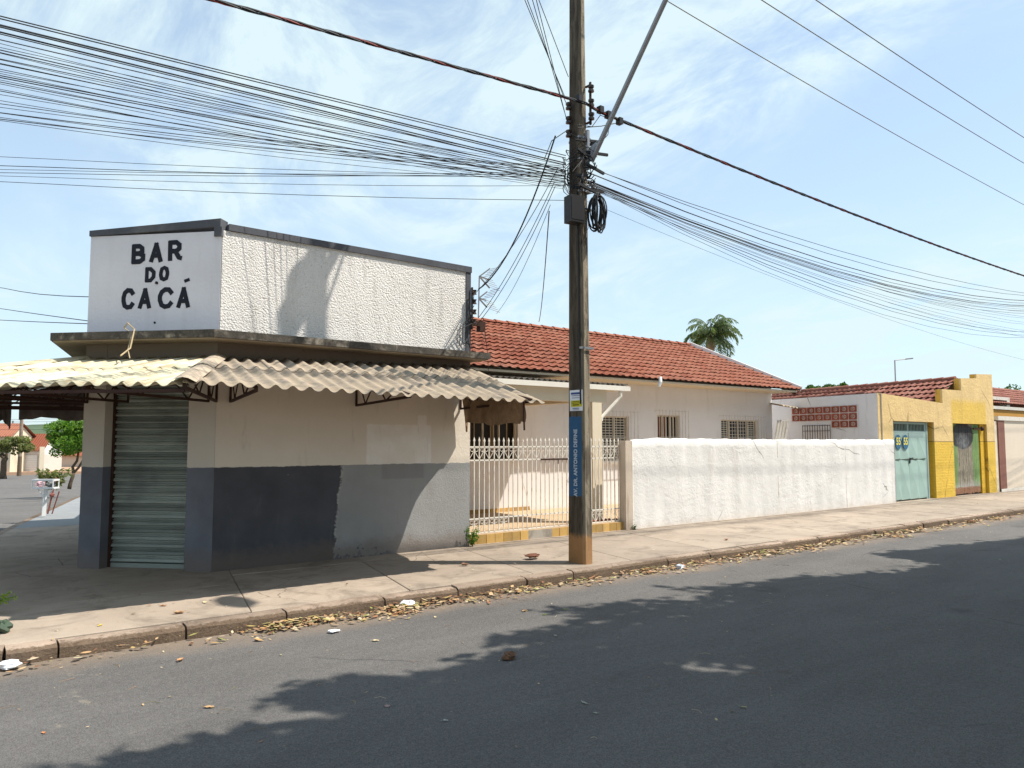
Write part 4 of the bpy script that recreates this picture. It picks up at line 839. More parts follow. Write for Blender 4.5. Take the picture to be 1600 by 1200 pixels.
# ------------------------------------------------------------------ yellow building
yel = thing('yellow_building', (23, 12, 0), 'small yellow building with stepped gable, green door 55 and painted board door', 'building')
mb = MB(); YY = 9.95
tops = [(19.72, 2.87), (23.5, 2.71), (23.5, 3.12), (24.78, 3.13), (24.78, 3.50), (25.92, 3.56), (25.92, 3.69), (27.1, 3.74)]
D1 = (20.5, 22.88, 2.15); D2 = (24.1, 26.52, 2.14)
def topz(x, side=1):
    r = None
    for (a_, za), (b_, zb_) in zip(tops, tops[1:]):
        if a_ < x < b_ or (x == a_ and side > 0 and b_ > a_) or (x == b_ and side < 0 and b_ > a_): r = lerp(za, zb_, (x-a_)/(b_-a_))
    return r
cuts = sorted({19.72, 20.455, 20.5, 22.88, 23.5, 24.1, 24.78, 25.92, 26.52, 27.1})
for a_, b_ in zip(cuts, cuts[1:]):
    z0 = -.1
    if a_ < 20.4: z0 = 1.635
    if D1[0] <= a_ < D1[1]: z0 = D1[2]
    if D2[0] <= a_ < D2[1]: z0 = D2[2]
    za, zb_ = topz(a_, 1), topz(b_, -1)
    mb.add([(a_, YY, z0), (b_, YY, z0), (b_, YY, zb_), (a_, YY, za)], [(0, 1, 2, 3)])
    if a_ < 19.8: mb.add([(a_, YY, z0), (a_, YY+.004, z0), (a_, YY+.004, za), (a_, YY, za)], [(3, 2, 1, 0)])
    bt_ = .004 if a_ < 19.8 else .2
    mb.add([(a_, YY+bt_, z0), (b_, YY+.2, z0), (b_, YY+.2, zb_), (a_, YY+bt_, za)], [(3, 2, 1, 0)])
    mb.add([(a_, YY, za), (b_, YY, zb_), (b_, YY+.2, zb_), (a_, YY+bt_, za)], [(0, 1, 2, 3)])
    if z0 > 0: mb.add([(a_, YY, z0), (b_, YY, z0), (b_, YY+.2, z0), (a_, YY+.2, z0)], [(3, 2, 1, 0)])
for x, z0, z1, dr in ((23.5, 2.5, 3.12, -1), (24.78, 3.0, 3.5, -1), (25.92, 3.4, 3.69, -1), (27.1, -.1, 3.74, 1), (20.5, -.1, 2.15, 1), (22.88, -.1, 2.15, -1), (24.1, -.1, 2.14, 1), (26.52, -.1, 2.14, -1)):
    mb.add([(x, YY, z0), (x, YY+.2, z0), (x, YY+.2, z1), (x, YY, z1)], [(0, 1, 2, 3) if dr > 0 else (3, 2, 1, 0)])
mb.build('front_wall', m_yellow, yel)
# side wall with clay vent blocks
A2 = np.array([19.72, 9.955]); B2 = np.array([20.42, 12.9]); DB = (B2-A2)/np.linalg.norm(B2-A2); NB = np.array([-DB[1], DB[0]])
def on_side(px, py):
    d = _FW+_R*(px-800)/F_PX-_U*(py-600)/F_PX; P0 = np.array([A2[0], A2[1], 0]); N3 = np.array([NB[0], NB[1], 0])
    P = _C+d*(((P0-_C)@N3)/(d@N3)); return float((P[:2]-A2)@DB), float(P[2])
def sp(s, z, o=0): p = A2+DB*s+NB*o; return (float(p[0]), float(p[1]), z)
LB = float(np.linalg.norm(B2-A2))
mb = MB(); mb.add([sp(0, .9), sp(LB+8, .9), sp(LB+8, 2.88), sp(0, 2.86)], [(0, 1, 2, 3)]); mb.add([sp(0, .9, -.16), sp(LB+8, .9, -.16), sp(LB+8, 2.88, -.16), sp(0, 2.86, -.16)], [(3, 2, 1, 0)])
mb.add([sp(0, 2.86), sp(LB+8, 2.88), sp(LB+8, 2.88, -.16), sp(0, 2.86, -.16)], [(3, 2, 1, 0), (0, 1, 2, 3)]); mb.build('side_wall', m_cobwall, yel)
s1, _ = on_side(1340, 650); s0, _ = on_side(1238, 650); nb = 8; bw = (s0-s1)/nb; zr = [2.485, 2.28, 2.075]
def vent(sc_, zc):
    mb = MB(); h = .085; wv = bw*.43; O = .028; ring = []
    for rr, oo in ((1., O), (.94, O), ):
        pass
    outer = [sp(sc_+wv*sx, zc+h*sz, O) for sx, sz in ((-1,-1),(0,-1),(1,-1),(1,0),(1,1),(0,1),(-1,1),(-1,0))]
    ang = [-.75*math.pi, -.5*math.pi, -.25*math.pi, 0, .25*math.pi, .5*math.pi, .75*math.pi, math.pi]
    inner = [sp(sc_+wv*.74*math.cos(a), zc+h*.74*math.sin(a), O) for a in ang]; deep = [sp(sc_+wv*.68*math.cos(a), zc+h*.68*math.sin(a), .002) for a in ang]; back = [sp(sc_+wv*sx, zc+h*sz, -.02) for sx, sz in ((-1,-1),(0,-1),(1,-1),(1,0),(1,1),(0,1),(-1,1),(-1,0))]
    vs = outer+inner+deep+back; fs = []
    for i in range(8):
        j_ = (i+1) % 8; fs += [(i, j_, 8+j_, 8+i), (8+i, 8+j_, 16+j_, 16+i), (24+i, 24+j_, j_, i)]
    mb.add(vs, fs+[tuple(16+i for i in range(8))]); b = mb.build('vent_block', m_terra, yel)
    q = MB(); q.tube([sp(sc_+wv*.36*math.cos(a), zc+h*.36*math.sin(a), .03) for a in np.linspace(0, 2*math.pi, 9)], .008, 4); q.bar(sp(sc_-wv*.7, zc, .022), sp(sc_+wv*.7, zc, .022), .01, .01); q.build('block_ring', m_terra2, b)
for r in range(3):
    for k in range(nb):
        if r == 2 and k > 2: continue
        vent(s1+bw*(k+.5), zr[r])
mb = MB(); mb.add([sp(s1-.04, zr[1]-.11, .006), sp(s0+.04, zr[1]-.11, .006), sp(s0+.04, zr[0]+.11, .006), sp(s1-.04, zr[0]+.11, .006)], [(0, 1, 2, 3)])
mb.add([sp(s1-.04, zr[2]-.1, .0065), sp(s1+3*bw+.04, zr[2]-.1, .0065), sp(s1+3*bw+.04, zr[1]-.112, .0065), sp(s1-.04, zr[1]-.112, .0065)], [(0, 1, 2, 3)]); mb.build('vent_mortar_bed', m_cobpaint, yel)
a_, _ = on_side(1299, 665); b_, _ = on_side(1256, 665)
mb = MB()
for x in np.linspace(a_, b_, 12): mb.bar(sp(x, 1.3, .05), sp(x, 2.07, .05), .012, .012)
for z in (2.05, 1.9, 1.5): mb.bar(sp(a_, z, .05), sp(b_, z, .05), .014, .014)
mb.build('window_grille', m_rust, yel)
mb = MB(); mb.add([sp(a_, 1.3, .003), sp(b_, 1.3, .003), sp(b_, 2.04, .003), sp(a_, 2.04, .003)], [(0, 1, 2, 3)]); mb.build('window_pane', m_housewall, yel)
# roof: low slope rising away from the yard
roof2 = link('roof', None, yel); WL[roof2.name] = WL[yel.name]
ridge0 = np.array([25.0, 10.17, 3.50]); eave0 = np.array([21.0, 10.17, 1.55]); vv = (ridge0-eave0); Lv = np.linalg.norm(vv); vv /= Lv
ud = np.array([.25, .968, 0]); ud /= np.linalg.norm(ud)
mb = MB(); P4 = [eave0, eave0+ud*7.9, ridge0+ud*7.9, ridge0]; mb.add([tuple(p-np.array([0, 0, .02])) for p in P4], [(0, 1, 2, 3)])
P5 = [ridge0, ridge0+ud*7.9, ridge0+ud*7.9+np.array([3.0, 0, -1.4]), ridge0+np.array([1.9, 0, -.95])]; mb.add([tuple(p-np.array([0, 0, .02])) for p in P5], [(0, 1, 2, 3)]); mb.build('roof_deck', m_soffit, roof2)
tiled_roof(roof2, eave0+ud*7.8, -ud, vv, 36, 13, m_tile2, lambda P: True, 295, w=.215, ex=.34, jit=.006)
mb = MB(); mb.bar(tuple(ridge0+np.array([.02, 0, -.045])), tuple(ridge0+ud*7.9+np.array([.02, 0, -.045])), .16, .17); mb.build('ridge_mortar', m_tile2, roof2)
for k in range(19):
    p = ridge0+ud*(.02+k*.41); vs = []
    for dd, rr in ((0, .10), (.43, .085)):
        for a in range(7): an = math.pi*a/6; vs.append(tuple(p+ud*dd+np.array([rr*math.cos(an), 0, .015+rr*.7*math.sin(an)+(.012 if dd == 0 else 0)])))
    mb = MB(); mb.add(vs, [(i, i+1, i+8, i+7) for i in range(6)]+[tuple(range(7))]); mb.build('ridge_tile', m_tile2, roof2)
# green double door 55
d1 = link('green_door', None, yel); WL[d1.name] = WL[yel.name]; yd = YY+.13
mb = MB(); mb.box(20.502, 22.62, yd+.02, yd+.05, -.05, 2.148); mb.build('door_back', m_dark, d1)
mb = MB()
for (x0, x1, z0, z1) in ((20.502, 20.56, 0, 2.14), (22.52, 22.62, 0, 2.14), (20.56, 22.52, 2.08, 2.14), (20.56, 22.52, 1.84, 1.90), (21.51, 21.58, 1.90, 2.08)): mb.box(x0, x1, yd-.02, yd+.019, z0, z1)
mb.box(22.62, 22.70, yd-.03, yd+.05, 0, 2.148); mb.build('door_frame', m_teal2, d1)
for k in range(22):
    x = 20.6+k*.0865
    mb = MB(); mb.bar((x, yd-.005, 1.90), (x, yd-.005, 2.08), .012, .012); mb.build('transom_bar', m_teal, d1)
for k, (a_, b_) in enumerate(((20.562, 21.03), (21.03, 21.535), (21.55, 22.04), (22.04, 22.518))):
    for (z0, z1) in ((.03, 1.10), (1.115, 1.835)):
        mb = MB(); a3, b3 = a_+.004, b_-.004; f = yd-.022
        # pressed sheet panel with a raised diagonal facet
        mb.add([(a3, f, z0), (b3, f, z0), (b3, f, z1), (a3, f, z1), (a3+.02, f-.002, z1-.02), (b3-.03, f-.035, z0+.03)], [(0, 1, 5), (1, 2, 5), (2, 4, 5), (2, 3, 4), (3, 0, 4), (0, 5, 4)])
        mb.box(a3, b3, f+.001, f+.02, z0, z1); mb.build('door_panel', m_teal, d1)
mb = MB(); mb.box(20.58, 21.5, yd-.03, yd-.023, 1.70, 1.835); mb.box(21.56, 22.46, yd-.03, yd-.023, 1.70, 1.835); mb.build('door_head_plate', m_teal2, d1)
mb = MB(); mb.bar((21.54, yd-.06, 1.13), (21.70, yd-.06, 1.15), .03, .03); mb.bar((21.54, yd-.05, 1.16), (21.52, yd-.05, 1.0), .02, .02); mb.build('handle', m_black_pl, d1)
m_pl_blue = simple('enamel_blue', (.03, .12, .22), .5, .1, 5, 0); m_pl_yel = simple('enamel_yellow', (.70, .62, .12), .5, .1, 5, 0)
def ell(cx_, cz, rx, rz, y, n=20): mb = MB(); vs = [(cx_+rx*math.cos(2*math.pi*i/n), y, cz+rz*math.sin(2*math.pi*i/n)) for i in range(n)]; vs2 = [(v[0], y+.006, v[2]) for v in vs]; mb.add(vs+vs2, [tuple(range(n))]+[(i+n, (i+1) % n+n, (i+1) % n, i) for i in range(n)]); return mb
def text(s, size, mat, name, origin, right, up, parent, bold=.0, sx=1., spacing=1.):
    cu = bpy.data.curves.new(name, 'FONT'); cu.body = s; cu.size = size; cu.offset = bold; cu.align_x = 'CENTER'; cu.align_y = 'CENTER'; cu.space_character = spacing; cu.extrude = .0006
    o = bpy.data.objects.new('tmp', cu); COL.objects.link(o); dg = bpy.context.evaluated_depsgraph_get(); me = bpy.data.meshes.new_from_object(o.evaluated_get(dg)); bpy.data.objects.remove(o)
    r_, u_ = Vector(right).normalized(), Vector(up).normalized(); n_ = r_.cross(u_); M_ = Matrix((r_*sx, u_, n_)).transposed().to_4x4(); M_.translation = Vector(origin)-Vector(WL[parent.name]) ; me.transform(M_)
    me.materials.clear(); me.materials.append(mat); me.name = name; return link(name, me, parent)
for cx_ in (20.90, 21.31):
    pl_ = ell(cx_, 1.585, .165, .20, yd-.062).build('number_plate', m_pl_blue, d1)
    ell(cx_, 1.595, .125, .10, yd-.0645).build('plate_field', m_pl_yel, pl_) if False else None
    text('55', .27, m_pl_yel, 'numeral', (cx_, yd-.066, 1.60), (1, 0, 0), (0, 0, 1), d1, .008, .9)
# painted board door
d2 = link('board_door', None, yel); WL[d2.name] = WL[yel.name]
xb = 24.102; ws = []
while xb < 26.15: w_ = random.uniform(.10, .14); ws.append((xb, min(xb+w_, 26.2))); xb += w_
for a_, b_ in ws:
    dy = random.uniform(-.004, .004); mb = MB(); mb.box(a_+.003, b_-.003, YY+.11+dy, YY+.135, random.uniform(.02, .06), 2.135); mb.build('board', m_graf, d2)
mb = MB(); mb.box(26.2, 26.50, YY+.08, YY+.14, 0, 2.135); mb.build('door_jamb', m_yellow, d2)
mb = MB(); mb.box(24.1, 26.5, YY+.145, YY+.155, 0, 2.14); mb.build('door_back', m_dark, d2)
mb = MB(); mb.bar((25.7, YY+.07, 2.0), (26.3, YY+.07, 2.0), .03, .05); mb.blob((26.3, YY+.06, 2.0), .07, 8, 6, .1); mb.build('door_bolt', m_rust, d2)

# leaning corrugated sheet, small strip roof
mb = MB(); P0_ = at(1205, 700, Y=12.2)
mb.grid(lambda a, b: (18.55+.62*a+.42*b, 12.45-.03*b, .9+1.30*b+.0*a+.0+.012*math.cos(2*math.pi*a*3.5)*1.0), 28, 2, .006)
for i in range(len(mb.v)): v = mb.v[i]; mb.v[i] = (v[0], v[1]+.015*math.cos(2*math.pi*(v[0]-.32*(v[2]-.9))/.15), v[2])
solo(mb, 'leaning_roof_sheet', m_ironwhite, 'spare pale corrugated sheet leaning in the yard above the white wall', 'roof sheet', smooth=True)
mb = MB(); mb.grid(lambda a, b: (19.35+1.0*a, 12.5+.4*b, 2.62+.08*b-.06*a+.02*math.cos(2*math.pi*a*6)), 40, 1, .006)
mb.build('gap_roof_sheet', m_sheet, house, smooth=True)
# ------------------------------------------------------------------ right-hand neighbour
wallr = thing('beige_wall', (31, 10, 0), 'smooth beige front wall at the right edge beyond the yellow building', 'wall')
mb = MB(); mb.box(27.95, 45, 9.97, 10.15, -.1, 2.28); mb.build('wall_panel', m_beige, wallr)
mb = MB(); mb.box(27.4, 45, 9.93, 10.2, 2.285, 2.42); mb.build('coping', m_ironwhite, wallr)
mb = MB(); mb.box(27.42, 27.93, 9.955, 10.16, .1, 2.283); mb.build('tiled_pier', m_brick, wallr)
mb = MB(); mb.box(27.11, 27.41, 9.99, 10.14, -.1, 2.25); mb.build('end_pier', m_cream, wallr)
mb = MB(); mb.box(27.42, 45, 9.93, 9.953, -.1, .09); mb.build('base_course', m_ironwhite, wallr)
hr = thing('neighbour_house', (40, 18, 0), 'house with dark red tiled hip roof and orange fascia beyond the beige wall', 'house')
mb = MB(); mb.box(33.5, 60, 14.0, 17.5, -.1, 3.0); mb.build('wall', m_beige, hr)
mb = MB(); mb.box(33.4, 60, 13.5, 13.9, 2.66, 3.0); mb.build('fascia', m_orange, hr)
mb = MB(); mb.box(33.35, 60, 13.44, 13.95, 3.005, 3.14); mb.box(33.35, 38.6, 13.5, 13.8, 3.42, 3.56); mb.box(38.3, 38.6, 13.5, 13.8, 3.142, 3.418); mb.build('eave_frame', m_ironwhite, hr)
rf = link('roof', None, hr); WL[rf.name] = WL[hr.name]
sv3 = np.array([.0, 2.2, 1.05]); Lx = np.linalg.norm(sv3); sv3 /= Lx
mb = MB(); mb.add([(34.5, 13.42, 3.24), (60, 13.42, 3.24), (60, 15.6, 4.28), (39.5, 15.6, 4.28)], [(0, 1, 2, 3)]); mb.add([(34.5, 13.42, 3.24), (39.5, 15.6, 4.28), (60, 15.6, 4.28), (60, 18, 3.2), (42, 18, 3.2)], [(4, 3, 2, 1, 0)]); mb.build('roof_deck', m_tile2, rf)
tiled_roof(rf, (34.4, 13.4, 3.26), (1, 0, 0), sv3, 60, 7, m_tile2, lambda P: P[0] > 34.4+(P[1]-13.4)*2.3, 290)
for k in range(3):
    p = at([1564, 1575, 1303][k], [614, 618, 606][k], Y=[90, 95, 70][k])

# ------------------------------------------------------------------ utility pole
pole = thing('utility_pole', (7.055, 7.626, 0), 'weathered concrete utility pole with painted blue street name band and tangled cables', 'utility pole')
def pole_w(z): return .175-.0070*z, .335-.0130*z        # X thickness, Y depth
vs = []; zs = list(np.linspace(-.2, 10.4, 42))
for z in zs:
    a, b = pole_w(max(z, 0)); a /= 2; b /= 2; c = .03; rx, ry, fl = a-.022, b*.45, b*.72     # channelled wide faces
    lean = .0008*z*10*.1
    pr_ = [(-a, -b+c), (-a+c, -b), (a-c, -b), (a, -b+c), (a, -fl), (a-.03, -ry), (a-.03, ry), (a, fl), (a, b-c), (a-c, b), (-a+c, b), (-a, b-c)]
    vs += [(7.055+x, 7.626+y, z) for x, y in pr_]
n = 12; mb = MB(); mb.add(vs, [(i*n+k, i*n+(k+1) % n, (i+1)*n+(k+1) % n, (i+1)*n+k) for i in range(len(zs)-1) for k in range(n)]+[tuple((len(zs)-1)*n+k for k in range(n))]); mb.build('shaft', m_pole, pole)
xw = lambda z: 7.055-pole_w(z)[0]/2
text('AV. DR. ANTONIO DEFINE', .092, m_wtext, 'street_name_lettering', (xw(1.3)-.003, 7.615, 1.32), (math.sin(math.atan(.0049)), 0, 1), (0, 1, 0), pole, .003, .78, 1.05)
for z in (2.85, 4.75, 5.0, 5.45, 5.75):
    a, b = pole_w(z); mb = MB(); a = a/2+.008; b = b/2+.008; pts = [(7.075-a, 7.61-b), (7.075+a, 7.61-b), (7.075+a, 7.61+b), (7.075-a, 7.61+b), (7.075-a, 7.61-b)]
    for p, q in zip(pts, pts[1:]): mb.bar((*p, z), (*q, z), .008, .028)
    mb.bar((7.075-a-.05, 7.61-b+.03, z), (7.075-a, 7.61-b+.03, z), .025, .03); mb.build('steel_strap', m_steel, pole)
def insul(p, ax=(0, 0, 1), s=1., mat=m_porcelain):
    p = Vector(p); ax = Vector(ax); mb = MB(); mb.tube([p-ax*.05*s, p-ax*.045*s, p-ax*.015*s, p, p+ax*.015*s, p+ax*.045*s, p+ax*.05*s], [.01*s, .042*s, .04*s, .025*s, .04*s, .042*s, .01*s], 8); return mb
for z in (6.03, 6.22, 6.42):
    insul((7.075+.02, 7.61-pole_w(z)[1]/2-.09, z)).build('spool_insulator', m_porcelain, pole); insul((xw(z)-.07, 7.61+.05, z-.2)).build('spool_insulator', m_porcelain, pole)
mb = MB(); mb.bar((7.095, 7.61-.20, 5.92), (7.095, 7.61-.20, 6.52), .03, .02); mb.bar((7.095, 7.61-.2, 5.96), (7.095, 7.5, 5.96), .03, .02); mb.bar((7.095, 7.61-.2, 6.48), (7.095, 7.5, 6.48), .03, .02); mb.build('insulator_rack', m_rust, pole)
# medium-voltage crossarm above the frame
mb = MB(); mb.bar((6.95, 6.55, 9.05), (6.95, 8.55, 9.05), .10, .12); mb.build('crossarm', m_bark, pole)
for y in (6.72, 7.22, 8.32): insul((6.95, y, 9.18), (0, 0, 1), 1.7).build('pin_insulator', m_porcelain, pole)
mb = MB(); mb.bar((6.93, 7.0, 9.0), (6.97, 7.5, 8.4), .03, .03); mb.bar((6.93, 8.2, 9.0), (6.97, 7.7, 8.4), .03, .03); mb.build('crossarm_brace', m_steel, pole)
mb = MB(); mb.tube([(6.78, 7.62, 8.75), (6.78, 7.62, 9.45)], .10, 12); mb.tube([(7.02, 7.35, 9.2), (7.02, 7.3, 9.75)], .07, 10); mb.tube([(7.05, 7.9, 9.3), (7.05, 8.0, 9.8)], .05, 10); mb.build('shadow_cylinders', m_steel, pole)  # unseen cylinders, added to broaden the pole's shadow on the parapet
# messy ties
mb = MB(); rr_ = random.Random(4)
for k in range(26):
    z = rr_.uniform(5.05, 5.6); a = rr_.uniform(0, 6.28); pts = []
    rad = rr_.uniform(.13, .24)
    for i in range(9): t = a+i*.45; pts.append((7.075+rad*math.cos(t)*.9, 7.61+rad*1.15*math.sin(t), z+.05*math.sin(3*t+a)+rr_.uniform(-.03, .03)))
    mb.tube(pts, rr_.choice([.004, .006, .009]), 4, False)
for k in range(10):
    z = rr_.uniform(4.9, 5.7); mb.bar((7.075-.2+rr_.uniform(-.1, .3), 7.61-.2+rr_.uniform(-.05, .1), z), (7.075+rr_.uniform(-.1, .3), 7.61-.25+rr_.uniform(-.05, .1), z+rr_.uniform(-.08, .08)), .03, .035)
mb.build('cable_tangle', m_cable, pole)
mb = MB()
for k in range(7):
    a = rr_.uniform(-1, 1); z = rr_.uniform(5.0, 5.5); mb.tube([(6.95, 7.4, z), (6.8+a*.15, 7.35, z-.25), (6.85+a*.2, 7.4, z-.6), (6.95, 7.45, z-.75-rr_.uniform(0, .5))], .004, 4, False)
mb.build('loose_wires', m_cable, pole)
mb = MB(); mb.tube([(xw(5)-.02, 7.55, 5.0), (xw(4)-.02, 7.53, 4.0), (xw(3)-.02, 7.52, 3.0), (xw(2)-.015, 7.50, 2.1)], .011, 5); mb.build('ground_cable', m_cable, pole)
mb = MB(); z0, z1 = 4.50, 4.86; mb.prism([(6.68, 7.36), (6.90, 7.33), (6.93, 7.50), (6.71, 7.53)], z0, z1); mb.prism([(6.69, 7.355), (6.89, 7.327), (6.89, 7.33), (6.69, 7.36)], z0+.03, z1-.03)
solo(mb, 'junction_box', m_black_pl, 'black plastic cable junction box strapped to the utility pole', 'junction box')
mb = MB(); rr_ = random.Random(9); 
for k in range(14):
    cx_, cz, ra, rb = 7.17+rr_.uniform(-.02, .02), 4.70+rr_.uniform(-.03, .03), .10+rr_.uniform(-.02, .025), .24+rr_.uniform(-.04, .04); yo = rr_.uniform(7.33, 7.42)
    mb.tube([(cx_+ra*math.cos(t), yo+.04*math.cos(t+k), cz+rb*math.sin(t)) for t in np.linspace(0, 2*math.pi, 20)], .009, 5, False)
solo(mb, 'cable_coil', m_cable, 'coil of spare black cable tied on the right of the utility pole', 'cable coil')
# street lamp: long arm over the road
lamp = thing('street_lamp', (7.1, 7.45, 5.45), 'grey steel street lamp arm rising from the utility pole over the road', 'street lamp')
LA = Vector((7.12, 7.42, 5.42)); ld = Vector((at(1040, 0, X=7.12)[0], at(1040, 0, X=7.12)[1], at(1040, 0, X=7.12)[2]))-LA; LE = LA+ld*2.12
mb = MB(); mb.tube([LA, LA+ld*.5, LA+ld, LE], [.036, .034, .032, .03], 10); mb.build('arm', m_steel, lamp)
mb = MB(); mb.bar((7.08, 7.46, 5.30), (7.08, 7.46, 5.85), .05, .04); mb.add([(7.09, 7.45, 5.40), (7.13, 7.41, 5.44), (7.11, 7.30, 5.66), (7.09, 7.45, 5.60)], [(0, 1, 2, 3), (3, 2, 1, 0)]); mb.build('bracket', m_steel, lamp)
mb = MB(); dn = Vector((ld.x, ld.y, 0)).normalized(); hd_ = LE+dn*.02; mb.tube([hd_-dn*.1, hd_+dn*.05, hd_+dn*.35, hd_+dn*.55], [.06, .15, .17, .05], 10); mb.build('lamp_head', m_steel, lamp)
# poster on the pole
po = thing('poster', (6.95, 7.6, 2.1), 'small white and yellow paper notice with blue heading stuck on the pole', 'poster')
PYc = 7.60
def pq(y0, y1, z0, z1, d, name, mat, par=po): xx = xw((z0+z1)/2)-.004-d; mb = MB(); mb.box(xx-.0015, xx, y0, y1, z0, z1); return mb.build(name, mat, par)
pq(7.475, 7.725, 2.01, 2.29, 0, 'sheet_of_paper', m_paper); pq(7.485, 7.70, 2.065, 2.15, .003, 'yellow_block', m_yel_ink)
text('ALUGA-SE', .044, m_blue_ink, 'heading_text', (xw(2.25)-.011, PYc, 2.255), (0, -1, 0), (0, 0, 1), po, .001, .85) if False else None
for z, w_, h_ in ((2.245, .19, .026), (2.215, .17, .006), (2.185, .15, .005), (2.135, .13, .006), (2.115, .17, .006), (2.09, .12, .012), (2.045, .13, .008), (2.025, .12, .004)):
    pq(PYc-w_/2+.0, PYc+w_/2, z-h_/2, z+h_/2, .006, 'print_line', m_blue_ink if z > 2.16 or z < 2.06 else m_rust)

# ------------------------------------------------------------------ overhead wires
def quad_wire(px, Y, r, mat, x0, x1, label='', group='', n=26):
    P = [at(x, y, Y=Y) for x, y in px]; X = [p[0] for p in P]; Zc = [p[2] for p in P]; deg = len(P)-1
    co = np.polyfit(X, Zc, deg); co = list(co)
    if deg == 2 and co[0] < 0: co = [0]+list(np.polyfit(X, Zc, 1))
    f = lambda x: float(np.polyval(co, x)); xs = np.linspace(x0, x1, n)
    return [(x, Y, f(x)) for x in xs]
def wire(pts, r, mat, label, group, name='overhead_cable'):
    if name == 'overhead_cable': r *= .82
    mb = MB(); mb.tube(pts, r, 5); return solo(mb, name, mat, label, 'cable', group)
PXL, PXR = 6.93, 7.22
ORD = 'topmost,second,third,fourth,fifth,sixth,seventh,eighth,ninth,tenth,eleventh,twelfth,thirteenth,fourteenth,fifteenth,sixteenth,seventeenth,eighteenth,lowest'.split(',')
GLf = 'telecom cables running left from the pole'; LLf = 'black cable in the dense bundle sweeping from the upper left to the pole'
left = [(25, 243, .007, 7.45), (29, 247, .007, 7.5), (39, 255, .010, 7.55), (42, 258, .008, 7.62), (50, 266, .009, 7.5), (53, 269, .006, 7.6), (62, 268, .006, 7.65), (78, 272, .006, 7.5),
        (82, 276, .005, 7.7), (92, 270, .005, 7.45), (100, 276, .005, 7.6), (108, 285, .004, 7.7), (118, 280, .006, 7.6), (121, 284, .006, 7.68), (128, 291, .005, 7.5), (142, 286, .005, 7.62), (162, 262, .004, 7.45), (176, 262, .005, 7.5), (186, 266, .005, 7.6)]
for kk_, (y0, y1, r, Y) in enumerate(left):
    sag = .0 if y0 < 70 else (.02 if y0 < 130 else .06)
    A_, B_ = at(0, y0, Y=Y), at(884, y1, Y=Y); sl_ = (B_[2]-A_[2])/(B_[0]-A_[0]); pts = []
    for x in list(np.linspace(B_[0], A_[0], 14))+list(np.linspace(A_[0]-1, -22, 12)):
        u = (x-A_[0])/(B_[0]-A_[0]); z = lerp(A_[2], B_[2], u)-sag*4*u*(1-u)
        if u < 0: z = A_[2]+(x-A_[0])*sl_*.6+.008*(x-A_[0])**2
        pts.append((x, Y+random.uniform(-.0, .0), z))
    wire(pts, r, m_cable, ORD[kk_]+' cable at the left edge in the bundle sweeping down to the pole', GLf)
rt_ = random.Random(12)
for k in range(16):
    y0, y1, Y = 68+k*8.2+rt_.uniform(-3, 3), rt_.uniform(258, 296), rt_.uniform(7.45, 7.7); A_, B_ = at(0, y0, Y=Y), at(884, y1, Y=Y); sl_ = (B_[2]-A_[2])/(B_[0]-A_[0]); pts = []
    for x in list(np.linspace(B_[0], A_[0], 14))+list(np.linspace(A_[0]-1, -22, 12)):
        u = (x-A_[0])/(B_[0]-A_[0]); z = lerp(A_[2], B_[2], u)-(.02+.05*k/16)*4*u*(1-u)
        if u < 0: z = A_[2]+(x-A_[0])*sl_*.6+.008*(x-A_[0])**2
        pts.append((x, Y, z))
    wire(pts, .0032, m_cable, ORD[k]+' of the hair thin wires at the left edge between thicker cables', 'hair thin wires left of the pole')
GL2 = 'thin wires crossing low on the left'; LL2 = 'thin black wire running nearly level from the left edge to the pole'
for kk_, (y0, y1, r) in enumerate(((244, 274, .004), (258, 275, .006), (264, 268, .004), (269, 270, .005), (274, 290, .004), (283, 313, .005))):
    A_, B_ = at(0, y0, Z=5.15), at(884, y1, Y=7.6); d = A_-B_; pts = [tuple(B_+d*t+np.array([0, 0, -.10*4*min(t, 1)*(1-min(t, 1))*.5])) for t in np.linspace(0, 3.2, 22)]
    wire(pts, r, m_cable, (ORD[:5]+['lowest'])[kk_]+' of the nearly level thin wires between left edge and pole', GL2)
GR = 'telecom cables running right from the pole'; LR = 'black cable in the bundle sagging from the pole to the right edge'
right = [((925, 263), (1200, 366), (1600, 462), .006, 7.7), ((925, 272), (1200, 378), (1600, 470), .010, 7.6), ((925, 264), (1200, 358), (1600, 458), .006, 7.55), ((925, 284), (1250, 402), (1600, 474), .006, 7.5), ((925, 285), (1250, 406), (1600, 478), .008, 7.6),
         ((925, 286), (1250, 408), (1600, 480), .006, 7.7), ((925, 288), (1250, 412), (1600, 486), .005, 7.6), ((925, 289), (1250, 415), (1600, 490), .005, 7.5), ((925, 290), (1200, 414), (1600, 519), .006, 7.6), ((925, 292), (1200, 418), (1600, 524), .005, 7.5),
         ((925, 293), (1200, 426), (1600, 528), .004, 7.7), ((925, 292), (1250, 410), (1600, 495), .004, 7.7)]
right.sort(key=lambda q: q[2][1])
for kk_, (a_, b_, c_, r, Y) in enumerate(right): wire(quad_wire((a_, b_, c_), Y, r, m_cable, PXR-.05, 60), r, m_cable, (ORD[:11]+['lowest'])[kk_]+' cable at the right edge in the bundle sagging from the pole', GR)
for k in range(9):
    y0, y1, y2 = 284+k*1.6, 404+k*3.2+rt_.uniform(-4, 4), 476+k*6.5+rt_.uniform(-3, 3); Y = rt_.uniform(7.45, 7.7)
    wire(quad_wire(((925, y0), (1250, y1), (1600, y2)), Y, 0, None, PXR-.05, 60), .0034, m_cable, ORD[k]+' of the hair thin wires among the cables at the right edge', 'hair thin wires right of the pole')
